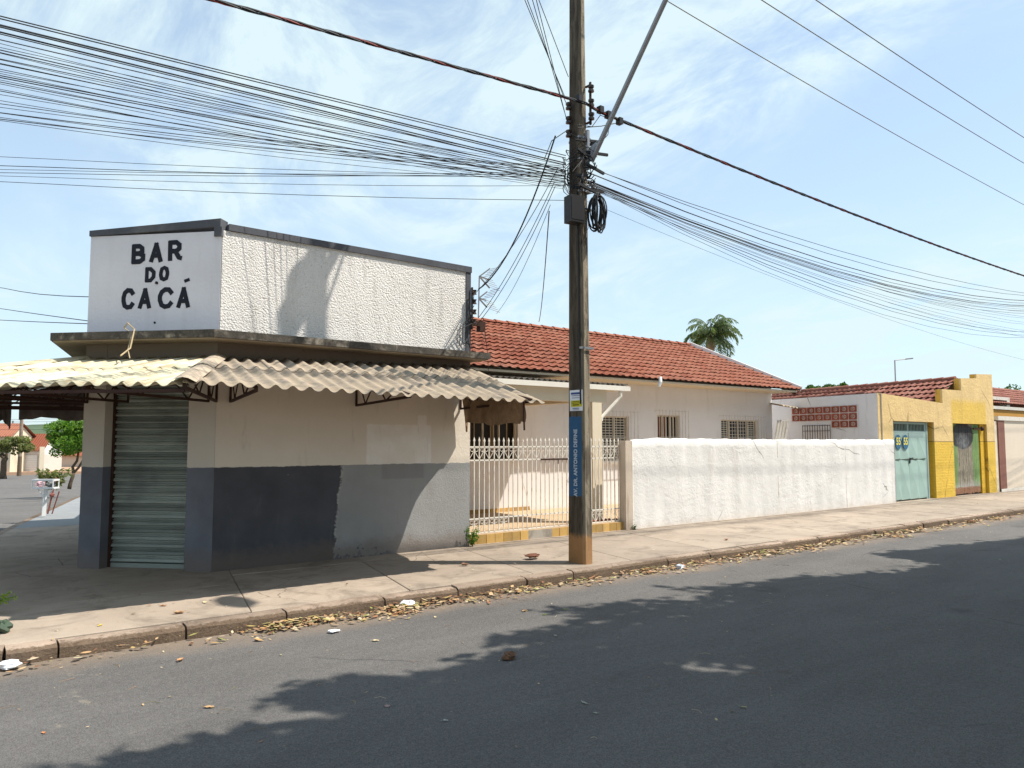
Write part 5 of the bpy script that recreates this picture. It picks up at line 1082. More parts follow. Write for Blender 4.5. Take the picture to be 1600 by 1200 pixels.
wire(quad_wire(((925, 318), (1200, 430), (1560, 552)), 7.6, .003, m_cable, PXR-.05, 40), .003, m_cable_g, 'single thin wire lowest of those running right from the pole', None)
for (a_, c_, Y, r, lb) in (((1040, 0), (1600, 320), 8.32, .009, 'lowest of the three bare power lines at upper right'), ((1190, 0), (1600, 255), 7.22, .009, 'middle one of the three bare power lines at upper right'), ((1275, 0), (1600, 215), 6.72, .009, 'highest of the three bare power lines at upper right')):
    A_, B_ = at(*a_, Y=Y), at(*c_, Y=Y); pts = [(x, Y, lerp(A_[2], B_[2], (x-A_[0])/(B_[0]-A_[0]))+.0012*(x-A_[0])*(x-B_[0])) for x in np.linspace(6.95, 55, 30)]; wire(pts, r, m_alu, lb, None, 'power_line')
    A0 = pts[0]; wire([A0, (-12, Y, A0[2]-.6), (-25, Y, A0[2]-.3)], r, m_alu, lb.replace('at upper right', 'on its unseen stretch left of the pole'), 'power lines over the road', 'power_line')
# twisted service cable
tw = thing('twisted_cable', (7.1, 7.4, 6.2), 'thick twisted red and black cable crossing the sky past the pole top', 'cable')
pl1 = quad_wire(((325, 0), (600, 70), (893, 156)), 7.42, 0, None, -18, 7.0, '', '', n=160); pl2 = quad_wire(((893, 156), (1200, 282), (1600, 431)), 7.42, 0, None, 7.0, 55, '', '', n=220)
path = pl1+pl2[1:]
L_ = 0; acc = [0]
for p, q in zip(path, path[1:]): L_ += math.dist(p, q); acc.append(L_)
fine = []; tt = np.arange(0, L_, .11); P_ = np.array(path); fx = [np.interp(tt, acc, P_[:, i]) for i in range(3)]
for k, (mm, rr_2) in enumerate(((m_cable, .011), (m_cable_r, .008), (m_cable, .010), (m_cable_g, .006))):
    ph = k*math.pi/2; pts = [(x, y+.014*math.cos(t*7+ph), z+.014*math.sin(t*7+ph)) for x, y, z, t in zip(*fx, tt)]; mb = MB(); mb.tube(pts, rr_2, 5); mb.build('strand', mm, tw)
for px_, py_ in ((950, 178), (968, 188), (905, 152), (938, 170)):
    c_ = at(px_, py_, Y=7.42); mb = MB(); mb.box(c_[0]-.035, c_[0]+.035, 7.38, 7.46, c_[2]-.06, c_[2]+.03); mb.build('clamp', m_black_pl, tw)
# wires going up and left over the road from the pole
for k, (x0, y0, x1) in enumerate(((882, 150, 820), (884, 160, 824), (882, 175, 832), (886, 190, 838), (888, 120, 842))):
    B_ = at(x0, y0, Y=7.6); A_ = at(x1, 0, Z=6.75); d = A_-B_; wire([tuple(B_+d*t) for t in np.linspace(0, 5, 10)], .006, m_cable, (['leftmost', 'second', 'middle', 'fourth', 'rightmost'])[k]+' wire climbing steeply from the pole over the road at the top edge', 'wires over the road')
# service drops down to the bar
def px_wire(pts, r, mat, lb, grp=None): wire(pts, r, mat, lb, grp, 'service_wire')
BP = (XR+.05, YF-.1)
def drop(px0, py0, end, mid, r, lb, grp=None, mat=m_cable):
    A_ = Vector(at(px0, py0, Y=7.55)); B_ = Vector(end); M_ = (A_+B_)/2+Vector(mid); pts = []
    for t in np.linspace(0, 1, 16): pts.append(A_*(1-t)**2+M_*2*t*(1-t)+B_*t**2)
    wire(pts, r, mat, lb, grp, 'service_wire')
drop(868, 212, (XR+.12, YF-.05, 4.0), (0, 0, -.7), .011, 'thick service drop curving from the pole down to the bar parapet')
drop(866, 285, (XR+.14, YF-.02, 3.55), (0, 0, -.25), .005, 'thin wire slanting from the pole to the lowest parapet bracket', 'thin drops to the bar parapet'); drop(868, 290, (XR+.16, YF, 3.48), (0, 0, -.3), .005, 'thin wire slanting from the pole to the outer tip of the parapet bracket', 'thin drops to the bar parapet')
drop(872, 262, (XR+.05, YF, 3.9), (0, 0, -.3), .005, 'thin wire slanting from the pole to the top insulator on the bar parapet', 'thin drops to the bar parapet')
drop(858, 330, tuple(at(842, 503, Y=15.5)), (0, 0, -.5), .008, 'thin wire dropping from the pole behind the house ridge'); drop(860, 320, tuple(at(776, 490, Y=12)), (0, 0, -.3), .004, 'very thin wire slanting from the pole to the house roof')
mb = MB(); 
for z in (3.46, 3.36): mb.tube([(XR+.2, YF, z), (XR+.3, YF, z-.15), (XR+.22, YF, z-.28), (XR+.06, YF, z-.22), (XR+.0, YF-.02, z-.4)], .004, 4)
mb.tube([(XR+.27, YF, 3.4), (XR+.3, YF-.05, 3.0), (XR+.28, YF-.1, 2.65)], .005, 4); mb.build('loose_wires', m_cable, bar)
# loops by the lamp arm
for k, pts in enumerate(([(903, 195), (925, 198), (938, 180), (955, 186)], [(903, 200), (940, 197), (965, 192)], [(953, 190), (950, 210), (920, 245), (915, 250)], [(903, 215), (884, 205), (862, 220), (850, 250)])):
    P = [tuple(at(x, y, Y=7.42)) for x, y in pts]; mb = MB(); mb.tube(P, .006, 4); mb.build('jumper_wire', m_cable, tw)
# wires behind the bar on the left
for k, (p0, p1, dz, lb) in enumerate((((0, 449), (145, 464), .5, 'upper sagging wire reaching the left side of the bar parapet'), ((0, 500), (142, 506), .05, 'lower wire reaching the left side of the bar parapet'), ((0, 482), (142, 502), .05, 'middle thin wire left of the bar parapet'))):
    A_, B_ = Vector(at(*p0, Y=20)), Vector(at(*p1, Y=12.5)); d = A_-B_; wire([B_+d*t+Vector((0, 0, -dz*.1*math.sin(math.pi*min(t, 1)))) for t in np.linspace(0, 4, 18)], .007, m_cable, lb, None, 'service_wire')

# TV antenna on the house roof
ant = thing('tv_antenna', tuple(at(747, 500, Y=16)), 'thin television antenna mast with two small yagi heads on the house ridge', 'antenna')
AX = at(747, 500, Y=16); AT = at(749, 432, Y=16)
mb = MB(); mb.tube([tuple(AX-np.array([0, 0, .3])), tuple(AT)], .018, 6); mb.build('mast', m_steel, ant)
for (x, y), L_a in (((749, 432), .35), ((748, 466), .28)):
    c = at(x, y, Y=16); mb = MB()
    for d in ((1, 0, .75), (1, 0, -.8), (.8, .3, 0)): d = np.array(d)/np.linalg.norm(d); mb.bar(tuple(c), tuple(c+d*L_a*1.2), .03, .03)
    for k in range(5):
        q = c+np.array([.12+.06*k, 0, 0]); 
        for s in (-1, 1): mb.tube([tuple(q+np.array([0, 0, s*.06*k])), tuple(q+np.array([.25, -.1, s*(.08+.06*k)]))], .006, 4)
    mb.build('antenna_head', m_alu, ant)

# ------------------------------------------------------------------ foliage helpers
def leaf_mesh(centres, size, name, mat, off, squash=.6, aspect=.5, up=.3, seed=1):
    rg = np.random.default_rng(seed); C_ = np.asarray(centres, float)-np.array(off); n = len(C_)
    a = rg.normal(size=(n, 3)); a[:, 2] = a[:, 2]*squash-up*.3; a /= np.linalg.norm(a, axis=1)[:, None]; b = rg.normal(size=(n, 3)); b -= a*(a*b).sum(1)[:, None]; b /= np.linalg.norm(b, axis=1)[:, None]
    s = (size*rg.uniform(.6, 1.3, n))[:, None]; nn = np.cross(a, b)
    V = np.stack([C_-a*s*.5, C_+b*s*aspect*.5+nn*s*.08, C_+a*s*.5-nn*s*.06, C_-b*s*aspect*.5+nn*s*.08], 1).reshape(-1, 3); Fc = np.arange(4*n).reshape(n, 4)
    return npmesh(name, V, Fc, mat)
def blob_points(c, r, n, rg, shell=.5):
    v = rg.normal(size=(n, 3)); v /= np.linalg.norm(v, axis=1)[:, None]; return np.array(c)+v*(rg.uniform(shell**3, 1, n)**(1/3))[:, None]*np.array(r)
def crown(c, R3, nblob, per, rg, br=.42):
    out = []
    for k in range(nblob):
        v = rg.normal(size=3); v /= np.linalg.norm(v); p = np.array(c)+v*np.array(R3)*rg.uniform(.35, .8); r = min(R3)*br*rg.uniform(.6, 1.2); out.append(blob_points(p, (r, r, r*.75), per, rg))
    return np.concatenate(out)
def limb(mb, a, b, r0, r1, rg, n=5, w=.12):
    a, b = np.array(a, float), np.array(b, float); pts = [lerp(a, b, t)+(rg.normal(size=3)*w*np.linalg.norm(b-a)*.3 if 0 < t < 1 else 0) for t in np.linspace(0, 1, n)]; mb.tube([tuple(p) for p in pts], list(np.linspace(r0, r1, n)), 7); return pts
# big street trees beside the camera whose crowns shade the road
poly_px = [(-1100, 1900), (60, 1222), (150, 1198), (260, 1168), (400, 1142), (480, 1115), (430, 1088), (500, 1064), (600, 1060), (690, 1048), (750, 1030), (830, 1015), (740, 1000), (860, 985), (900, 962), (800, 952), (900, 945), (1000, 940), (1110, 926), (1010, 918), (1140, 912), (1290, 900), (1400, 895), (1480, 884), (1370, 866), (1500, 852), (1620, 840), (1900, 818), (2600, 800)]
PG = [at(x, y, Z=-.13)[:2] for x, y in poly_px[1:-1]]; PG = [np.array([-1.5, 2.8]), np.array([-.6, 4.2])]+PG+[np.array([25, 5.6]), np.array([25, -2.5]), np.array([-1.5, -2.5])]
def inpoly(X, Y, poly):
    c = np.zeros(len(X), bool)
    for i in range(len(poly)):
        x1, y1 = poly[i]; x2, y2 = poly[i-1]
        with np.errstate(divide='ignore', invalid='ignore'): k = ((y1 > Y) != (y2 > Y)) & (X < (x2-x1)*(Y-y1)/(y2-y1+1e-12)+x1)
        c ^= k
    return c
trees = [((6.3, -1.1), (6.9, 1.9, 7.2), 'leafy street tree on the near pavement shading the road nearest the camera'), ((12.0, -1.2), (11.8, 1.7, 7.4), 'leafy street tree on the near pavement, middle one of the row'), ((18.5, -1.2), (17.6, 1.7, 7.4), 'leafy street tree on the near pavement, farthest along the road')]
rg = np.random.default_rng(3); per = 1./math.tan(SUN_EL)
allp = []
N_ = 260000
sx = rg.uniform(-1.5, 25, N_); sy = rg.uniform(-2.4, 6.4, N_)
# leaves come in clumps: modulate the edge by a smooth wobble
wobx = .10*np.sin(sx*5+sy*3)+.07*np.sin(sx*13-sy*7); woby = .10*np.sin(sx*4.3-sy*6)+.06*np.sin(sx*17+sy*3)
wx2 = wobx*.7+.07*np.sin(sx*31+sy*11)*np.sin(sy*27-sx*8); wy2 = woby*.7+.07*np.sin(sx*29-sy*13)
ok = inpoly(sx+wx2, sy+wy2, PG); fr = rg.normal(size=(2, N_))*.11; ok = np.where(rg.uniform(size=N_) < .5, ok, ok & inpoly(sx+fr[0], sy+fr[1], PG)); ok |= (rg.uniform(size=N_) < .16) & inpoly(sx+fr[0]*1.5, sy+fr[1]*1.5, PG)
hx, hy = at(1108, 1042, Z=-.13)[:2]
q1 = ((sx-hx)*.8+(sy-hy)*-.6)/.42; q2 = ((sx-hx)*.6+(sy-hy)*.8)/.22; ok &= ~((q1**2+(q2+.35*np.sin(q1*3+1))**2 < rg.uniform(.45, 1.35, N_)) & (np.sin(sx*23+sy*14)+np.sin(sx*9-sy*31) > -1.2))
for (u, v, rr2) in ((465, 1120, .17), (520, 1118, .13), (435, 1146, .12), (880, 968, .16), (935, 972, .15), (830, 1008, .10)):
    qx, qy = at(u, v, Z=-.13)[:2]; ok &= ((sx-qx)**2+((sy-qy)*1.8)**2 > rr2**2)
sx, sy = sx[ok], sy[ok]; h = rg.uniform(5.4, 8.8, len(sx)); h += .5*np.sin(sx*2.1)*np.cos(sy*1.9)
P = np.stack([sx-SH.x*per*h, sy-SH.y*per*h, h-.13], 1)
u, v, w = proj(P); vis = (w > .1) & (u > -160) & (u < 1760) & (v > -170) & (v < 1300)
P = P[~vis]
tc_ = np.array([t[0] for t in trees]); dist = np.stack([np.hypot(P[:, 0]-c[1][0], P[:, 1]-c[1][1]) for c in trees], 1); who = dist.argmin(1)
for i, (base, cc, lb) in enumerate(trees):
    t = thing('street_tree', (base[0], base[1], -.0), lb, 'tree', 'street trees on the near pavement'); Q = P[(who == i) & (dist.min(1) < 5.5)]
    if len(Q) > 60000: Q = Q[:60000]
    link('crown', leaf_mesh(Q, .215, 'crown', m_leafd, WL[t.name], .35, .6, seed=i), t)
    mb = MB(); rgl = np.random.default_rng(40+i); fork = np.array([base[0]+.2, base[1]+.3, 2.6]); limb(mb, (base[0], base[1], -.15), fork, .19, .14, rgl)
    for k in range(9):
        for _t in range(30):
            e = Q[rgl.integers(len(Q))]
            mid = lerp(fork, e, .5)+np.array([0, 0, .5]); tst = np.array([lerp(fork, e, s_) for s_ in np.linspace(0, 1, 9)]+[mid]); uu, vv2, ww = proj(tst)
            sh_ = tst[:, :2]+np.outer(tst[:, 2]+.13, [SH.x*per, SH.y*per])
            if not ((ww > .1) & (uu > -100) & (uu < 1700) & (vv2 > -100)).any() and inpoly(sh_[2:, 0], sh_[2:, 1], PG).all(): limb(mb, fork, e, .10, .025, rgl, 6, .10); break
    mb.build('trunk', m_bark, t, smooth=True)
nw = MB(); nw.prism([(-30, -8), (60, -8), (60, -.25), (-30, -.25)], -.3, 0.); struct(nw, 'near_pavement', m_walk)

# small tree on the side street pavement
tz = lambda x, y, Zg: at(x, y, Z=Zg)
b0 = tz(108, 764, -.2); t = thing('street_tree', tuple(b0), 'small round bright green tree on the side street pavement beyond the bar pillar', 'tree'); rg = np.random.default_rng(11)
sc_ = 38/1200*1.0; top = b0+np.array([.28, .0, 1.15]); mb = MB(); limb(mb, b0, b0+np.array([.12, 0, .6]), .075, .06, rg); limb(mb, b0+np.array([.12, 0, .6]), top+np.array([.0, 0, .4]), .06, .035, rg); limb(mb, b0+np.array([.12, 0, .6]), top+np.array([.5, -.3, .4]), .05, .03, rg); limb(mb, top+np.array([0, 0, .3]), top+np.array([-.6, .3, 1.2]), .035, .015, rg); mb.build('trunk', m_bark, t, smooth=True)
cc = b0+np.array([.12, 0, 2.05]); Q = crown(cc, (1.08, 1.08, 1.0), 50, 150, rg, .34); link('crown', leaf_mesh(Q, .13, 'crown', m_leafg, WL[t.name], .8, .42, .8, seed=5), t)
b0 = tz(82, 768, -.18); t = thing('ornamental_shrub', tuple(b0), 'low yellow green shrub at the kerb left of the small street tree', 'shrub'); mb = MB(); Q = []
for k in range(26):
    a = rg.uniform(0, 6.28); l = rg.uniform(.35, .75); e = b0+np.array([math.cos(a)*l*.75, math.sin(a)*l*.75, l*.8+.15]); mb.tube([tuple(b0), tuple(lerp(b0, e, .5)+np.array([0, 0, .12])), tuple(e)], .01, 4)
    for s_ in np.linspace(.4, 1, 9): Q += [lerp(b0, e, s_)+rg.normal(size=3)*.05 for _ in range(3)]
mb.build('stem', m_bark, t); link('foliage', leaf_mesh(Q, .22, 'foliage', m_leafo, WL[t.name], .5, .3, 0, seed=6), t)
# white litter stand
b0 = tz(68, 806, -.0); bn = thing('litter_stand', tuple(b0), 'white metal litter basket on a post at the side street kerb with bags inside', 'litter basket'); rdir = _R*1.0
def bp(r, f, z): p = b0+(_R*r+_F0*f+np.array([0, 0, z]))*.70; return tuple(p)
mb = MB(); mb.bar(bp(0, 0, 0), bp(.04, 0, .86), .075, .075); mb.build('post', m_white, bn)
mb = MB(); mb.tube([bp(.02, 0, .5), bp(-.22, 0, .84)], .016, 6); mb.tube([bp(.02, 0, .5), bp(.27, 0, .84)], .016, 6); mb.build('brace', m_white, bn)
mb = MB()
for z in (.86, 1.10):
    for a_, b_ in (((-.30, -.15), (.34, -.15)), ((.34, -.15), (.34, .15)), ((.34, .15), (-.30, .15)), ((-.30, .15), (-.30, -.15))): mb.bar(bp(*a_, z), bp(*b_, z), .035, .035)
for x in np.linspace(-.3, .34, 3):
    for y in (-.15, .15): mb.bar(bp(x, y, .86), bp(x, y, 1.1), .03, .02)
for y in np.linspace(-.12, .12, 5): mb.bar(bp(-.3, y, .855), bp(.34, y, .855), .015, .015)
mb.build('basket', m_white, bn)
for x, lb, c in ((-.13, 'pink and white rubbish bag in the left half of the litter basket', (.55, .35, .38)), (.18, 'dark rubbish bag in the right half of the litter basket', (.16, .17, .16))):
    mb = MB(); mb.blob(bp(x, 0, .97), .075, 9, 7, .25, (1.2, 1, .9)); solo(mb, 'rubbish_bag', simple('bag_film', c, .4, .4, 12, .5), lb, 'bag')
b1 = tz(70, 803, 0); mb = MB(); mb.bar(tuple(b1+_R*.06), tuple(b1+_R*.22+np.array([0, 0, .8])), .03, .03); mb.bar(tuple(b1+_R*.16), tuple(b1+_R*.30+np.array([0, 0, .5])), .02, .02); mb.blob(tuple(b1+_R*.14+np.array([0, 0, .42])), .05, 7, 5, .3); solo(mb, 'leaning_stake', simple('reddish_stake', (.3, .1, .08), .7, .4, 10), 'reddish stake leaning behind the white litter basket', 'stake')
# far houses over the side street
def sidehouse(px0, px1, py0, py1, dep, name, lb, wall, hroof, extra=None):
    pass
Zg = -2.05
def far_pt(px, py, depth):
    d = _FW+_R*(px-800)/F_PX-_U*(py-600)/F_PX; return _C+d*(depth/(d@_F0))
fw = MB(); a0_ = far_pt(-120, 741, 92)[:2]; 
for name, lb, px0, px1, ptop, proof_, prt, dep, wm in (('far_house', 'far white house with wide garage gate and orange tiled roof across the side street', 14, 66, 704, 678, 20, 95, m_whitewall), ('far_house', 'taller far cream house with red roof at the left edge', -60, 15, 682, 662, -60, 92, m_cream), ('far_house', 'low far pale house mostly hidden behind the small green tree', 68, 190, 712, 694, 70, 112, m_beige)):
    g0 = far_pt(px0, 738, dep); g1 = far_pt(px1, 738, dep); zt = far_pt(px0, ptop, dep)[2]; zr_ = far_pt(px0, proof_, dep+3)[2]; t = thing(name, tuple((g0+g1)/2), lb, 'house')
    fv = np.array([_F0[0], _F0[1], 0]); up = np.array([0, 0, 1.]); zg = g0[2]-.4; A_ = g0.copy(); B_ = g1.copy()
    def V3(p, f, z): q = p+fv*f; return (q[0], q[1], z)
    mb = MB(); mb.add([V3(A_, 0, zg), V3(B_, 0, zg), V3(B_, 0, zt), V3(A_, 0, zt), V3(A_, 4, zg), V3(B_, 4, zg), V3(B_, 4, zt), V3(A_, 4, zt), V3(A_, 1.7, zr_-.06), V3(B_, 1.7, zr_-.06)], [(0, 1, 2, 3), (1, 5, 6, 9, 2), (5, 4, 7, 6), (4, 0, 3, 8, 7)]); mb.build('wall', wm, t)
    mb = MB(); e = _R*.35; nr_ = 60; wd = np.linalg.norm(B_-A_)+.7
    mb.grid(lambda a, b: tuple(np.array(V3(A_-e+_R*wd*a, -.5+2.2*b, zt+(zr_-zt)*b))+np.array([0, 0, .05*math.cos(2*math.pi*a*wd/.3)])), int(wd/.3*6), 8, .05); mb.add([V3(A_-e, 1.7, zr_), V3(A_-e+_R*wd, 1.7, zr_), V3(A_-e+_R*wd, 4.4, zt), V3(A_-e, 4.4, zt)], [(0, 1, 2, 3)]); mb.build('roof', m_tile, t)
    if dep == 95:
        for k in range(9):
            z0 = lerp(far_pt(16, 736, dep)[2], far_pt(16, 711, dep)[2], k/9); z1 = z0+.19; a_ = far_pt(17, 720, dep-.1); b_ = far_pt(58, 720, dep-.1); mb = MB(); mb.add([(a_[0], a_[1], z0), (b_[0], b_[1], z0), (b_[0], b_[1], z1), (a_[0], a_[1], z1)], [(0, 1, 2, 3)]); mb.build('gate_slat', m_white, t)
        mb = MB(); a_ = far_pt(64, 740, dep-1.5); mb.bar(tuple(a_), (a_[0], a_[1], far_pt(64, 698, dep-1.5)[2]), .5, .5); mb.build('corner_post', m_cream, t)
    if dep == 92:
        mb = MB(); a_ = far_pt(2, 720, dep-.1); b_ = far_pt(9, 720, dep-.1); mb.add([(a_[0], a_[1], zg+.4), (b_[0], b_[1], zg+.4), (b_[0], b_[1], zg+2.6), (a_[0], a_[1], zg+2.6)], [(0, 1, 2, 3)]); mb.build('door', m_brown, t)
fk = MB(); A_ = far_pt(-200, 747, 84); B_ = far_pt(230, 728, 100); C_ = far_pt(230, 722, 118); D_ = far_pt(-200, 735, 110)
fk.add([(A_[0], A_[1], -1.93), (B_[0], B_[1], -2.12), (C_[0], C_[1], -2.1), (D_[0], D_[1], -1.95)], [(0, 1, 2, 3)]); fk.add([(A_[0], A_[1], -1.93), (B_[0], B_[1], -2.12), (B_[0], B_[1], -2.4), (A_[0], A_[1], -2.4)], [(3, 2, 1, 0)]); struct(fk, 'far_pavement', simple('reddish_pavement', (.42, .27, .18), .9))
# tree and poles across the street
b0 = far_pt(6, 746, 78); t = thing('street_tree', tuple(b0), 'pale olive spreading tree in front of the far houses at the left edge', 'tree'); mb = MB(); limb(mb, b0-np.array([0, 0, .3]), b0+np.array([.1, 0, 2.0]), .32, .24, rg)
for k in range(5): a = rg.uniform(-1.5, 1.5); limb(mb, b0+np.array([.1, 0, 1.9]), b0+_R*a*1.6+np.array([0, 0, 3.4]), .14, .05, rg)
mb.build('trunk', m_bark, t, smooth=True); Q = crown(b0+_R*.8+np.array([0, 0, 3.3]), (2.3, 2.3, 1.0), 40, 100, rg, .5); link('crown', leaf_mesh(Q, .28, 'crown', m_leafo, WL[t.name], .8, .5, seed=9), t)
for px_, py_, top_, dep, lb in ((30, 738, 640, 84, 'far concrete utility pole in front of the white garage house'), (7, 748, 560, 120, 'tall far utility pole at the left edge')):
    if px_ == 7: px_ = 16
    b0 = far_pt(px_, py_, dep); t = thing('utility_pole', (b0[0], b0[1], b0[2]), lb, 'utility pole'); mb = MB(); mb.tube([tuple(b0-np.array([0, 0, .4])), tuple(b0+np.array([0, 0, 9]))], [.22, .13], 8); mb.build('shaft', m_kerb if px_ == 30 else m_steel, t)
    mb = MB(); mb.bar(tuple(b0+np.array([0, 0, 8.2])-_R), tuple(b0+np.array([0, 0, 8.2])+_R), .1, .12); mb.build('crossarm', m_bark, t)
for k, yy_ in enumerate((652, 656, 661, 668)):
    a_, b_ = far_pt(-200, yy_+3, 84), far_pt(240, yy_, 100); wire([tuple(a_), tuple((a_+b_)/2-np.array([0, 0, .15])), tuple(b_)], .02, m_cable, ['highest', 'second', 'third', 'lowest'][k]+' of the far thin wires seen under the bar awning', 'far wires over the side street')
# hills
hm = MB(); nH = 240; vs = []
for i in range(nH+1):
    az = lerp(-80, 80, i/nH); d = 520; a = HEAD+R(az)
    px_ = 800-F_PX*math.tan(R(az)) if abs(az) < 50 else 0
    hgt = 11+4*math.sin(i*.09)+2.2*math.sin(i*.31+1)+.9*math.sin(i*1.13)+rg.uniform(-.3, .3)
    for f, hh in ((0, -4.3), (60, hgt*.55), (130, hgt*.9), (170, hgt), (260, hgt*.7)): vs.append((math.cos(a)*(d+f), math.sin(a)*(d+f), hh+rg.uniform(-.3, .3)*(hh > 0)))
hm.add(vs, [(i*5+k, (i+1)*5+k, (i+1)*5+k+1, i*5+k+1) for i in range(nH) for k in range(4)]); struct(hm, 'hill', m_hill)
# far tree crowns peeping over the roofs on the right
for px_, py_, dep, r3, lb in ((1566, 622, 90, (3.4, 3.4, 1.6), 'distant dark tree crown between yellow gable and the neighbour roof'), (1290, 612, 75, (3.0, 3, .9), 'distant dark tree crown low behind the yellow building roof')):
    c = far_pt(px_, py_, dep); t = thing('distant_tree', (c[0], c[1], -.5), lb, 'tree'); mb = MB(); limb(mb, (c[0], c[1], -.8), tuple(c), .3, .15, rg); mb.build('trunk', m_bark, t); Q = crown(c, r3, 24, 90, rg, .5); link('crown', leaf_mesh(Q, .4, 'crown', m_leafd, WL[t.name], .8, .6, seed=3), t)
c = far_pt(1574, 611, 95); mb = MB(); mb.tube([(c[0], c[1], 0), tuple(c+np.array([0, 0, -1])), tuple(c), tuple(c+np.array([0, 0, .35]))], [.25, .2, .35, .1], 8); solo(mb, 'water_tank_pipe', m_kerb, 'short dark vent pipe above the neighbour roof at right edge', 'pipe')
# far street lamp over the yellow roof
b0 = far_pt(1399, 600, 62); t = thing('street_lamp', (b0[0], b0[1], 0), 'thin distant street lamp on a straight pole above the yellow building roof', 'street lamp'); e = far_pt(1398, 563, 62); e2 = far_pt(1426, 560, 62)
mb = MB(); mb.tube([(b0[0], b0[1], -.5), tuple(e)], .055, 6); mb.build('post', m_steel, t); mb = MB(); mb.tube([tuple(e), tuple(lerp(e, e2, .6))], .04, 6); mb.build('arm', m_steel, t); mb = MB(); mb.bar(tuple(lerp(e, e2, .6)), tuple(e2), .2, .09); mb.build('lamp_head', m_steel, t)
# palm behind the house
pc = far_pt(1110, 533, 46); palm = thing('palm_tree', (pc[0], pc[1], 0), 'feathery palm tree rising behind the right end of the orange tiled roof', 'palm tree'); mb = MB(); mb.tube([(pc[0], pc[1], -.5), (pc[0]-.1, pc[1], 4), tuple(pc)], [.25, .2, .17], 9); mb.tube([tuple(pc-np.array([0, 0, .7])), tuple(pc-np.array([0, 0, .2])), tuple(pc+np.array([0, 0, .5]))], [.2, .3, .12], 8); mb.build('trunk', m_bark2, palm, smooth=True)
rg = np.random.default_rng(21); 
for k in range(30):
    az = rg.uniform(0, 6.28); el0 = rg.uniform(.4, 1.5) if k > 8 else rg.uniform(-.3, .2); Lf = rg.uniform(1.7, 2.4); dirh = np.array([math.cos(az), math.sin(az), 0]); pts = []; p = pc+np.array([0, 0, .3]); an = el0
    for s_ in range(13): pts.append(p.copy()); p = p+(dirh*math.cos(an)+np.array([0, 0, math.sin(an)]))*Lf/12; an -= .10+.018*s_
    fb = MB(); fb.tube([tuple(q) for q in pts], list(np.linspace(.03, .008, 13)), 4)
    for s_ in np.linspace(.15, 1, 26):
        i_ = min(int(s_*12), 11); q = lerp(pts[i_], pts[i_+1], s_*12-i_ if i_ < 11 else .9); side_ = np.cross(dirh, [0, 0, 1.]); ll = .62*math.sin(math.pi*min(s_*.9+.12, 1))**.6+.1
        for sg in (-1, 1):
            e = q+side_*sg*ll*.55+dirh*ll*.35+np.array([0, 0, -ll*rg.uniform(.35, .9)]); wv = dirh*.022; m__ = (q+e)/2+np.array([0, 0, .04])
            fb.add([tuple(q-wv), tuple(q+wv), tuple(m__+wv*1.3), tuple(e), tuple(m__-wv*1.3)], [(0, 1, 2, 3, 4)])
    fb.build('frond', m_leafp, palm)

# ------------------------------------------------------------------ leaves, litter, weeds
rg = np.random.default_rng(5)
def leaf_litter(pts, sizes, name, zoff=.0, seed=0):
    n = len(pts); V = []; Fq = []
    rr = np.random.default_rng(seed); base = [(-.5, 0), (-.22, .22), (.12, .24), (.5, 0), (.12, -.22), (-.22, -.22)]
    for i, (x, y, z) in enumerate(pts):
        s = sizes[i]; a = rr.uniform(0, 6.28); tl = rr.uniform(-.45, .45); tl2 = rr.uniform(-.3, .3); cu = rr.uniform(-.25, .5); asp = rr.uniform(.6, 1.1)
        for (u, v) in base:
            v2 = v*asp; h = cu*(abs(u)**1.5+abs(v2)*1.2)*.6+tl*u+tl2*v2; xx, yy = u*math.cos(a)-v2*math.sin(a), u*math.sin(a)+v2*math.cos(a); V.append((x+xx*s, y+yy*s, z+max(0, h+.28)*s*.6))
        Fq.append([i*6+k for k in range(6)])
    return npmesh(name, V, Fq, m_litter)
pts = []; sz = []
def dens(x):
    return float(np.interp(x, [0, .6, 1.2, 2.3, 2.6, 3.6, 4.2, 5.6, 6.0, 7.0, 7.6, 9.2, 10.5, 13, 20, 34], [.7, 1, .15, .25, .9, 1.0, .8, 1., .35, .15, .6, .8, .9, .9, 1., .8]))
while len(pts) < 4300:
    x = abs(rg.normal(0, 1))*9+rg.uniform(0, 4); x = x % 34
    if rg.uniform() > dens(x)*(.25+.75*max(0, math.sin(x*3.3+math.sin(x*1.7)*2))): continue
    y = 7.14-abs(rg.normal(0, 1))*(.08+.09*math.sin(x*2.1)**2+.001*x); s = (.018+.085*rg.uniform()**1.7)*(1.0 if x < 12 else 1.15)
    pts.append((x, y, -.128+rg.uniform(0, .05)*max(0, 1-(7.13-y)*4))); sz.append(s)
o = link('leaf_litter', leaf_litter(pts, sz, 'leaf_litter', seed=1)); o['kind'] = 'stuff'
pts = []; sz = []
for k in range(420):
    x = rg.uniform(.5, 30); y = rg.uniform(7.2, 9.8); pts.append((x, y, .004)); sz.append(rg.uniform(.015, .05))
for k in range(520):
    x = rg.uniform(-.5, 28); y = 7.0-abs(rg.normal(0, 1))*2.2; 
    if y < 1: continue
    pts.append((x, y, -.128)); sz.append(rg.uniform(.010, .035))
o = link('scattered_leaf_bits', leaf_litter(pts, sz, 'scattered_leaf_bits', seed=2)); o['kind'] = 'stuff'
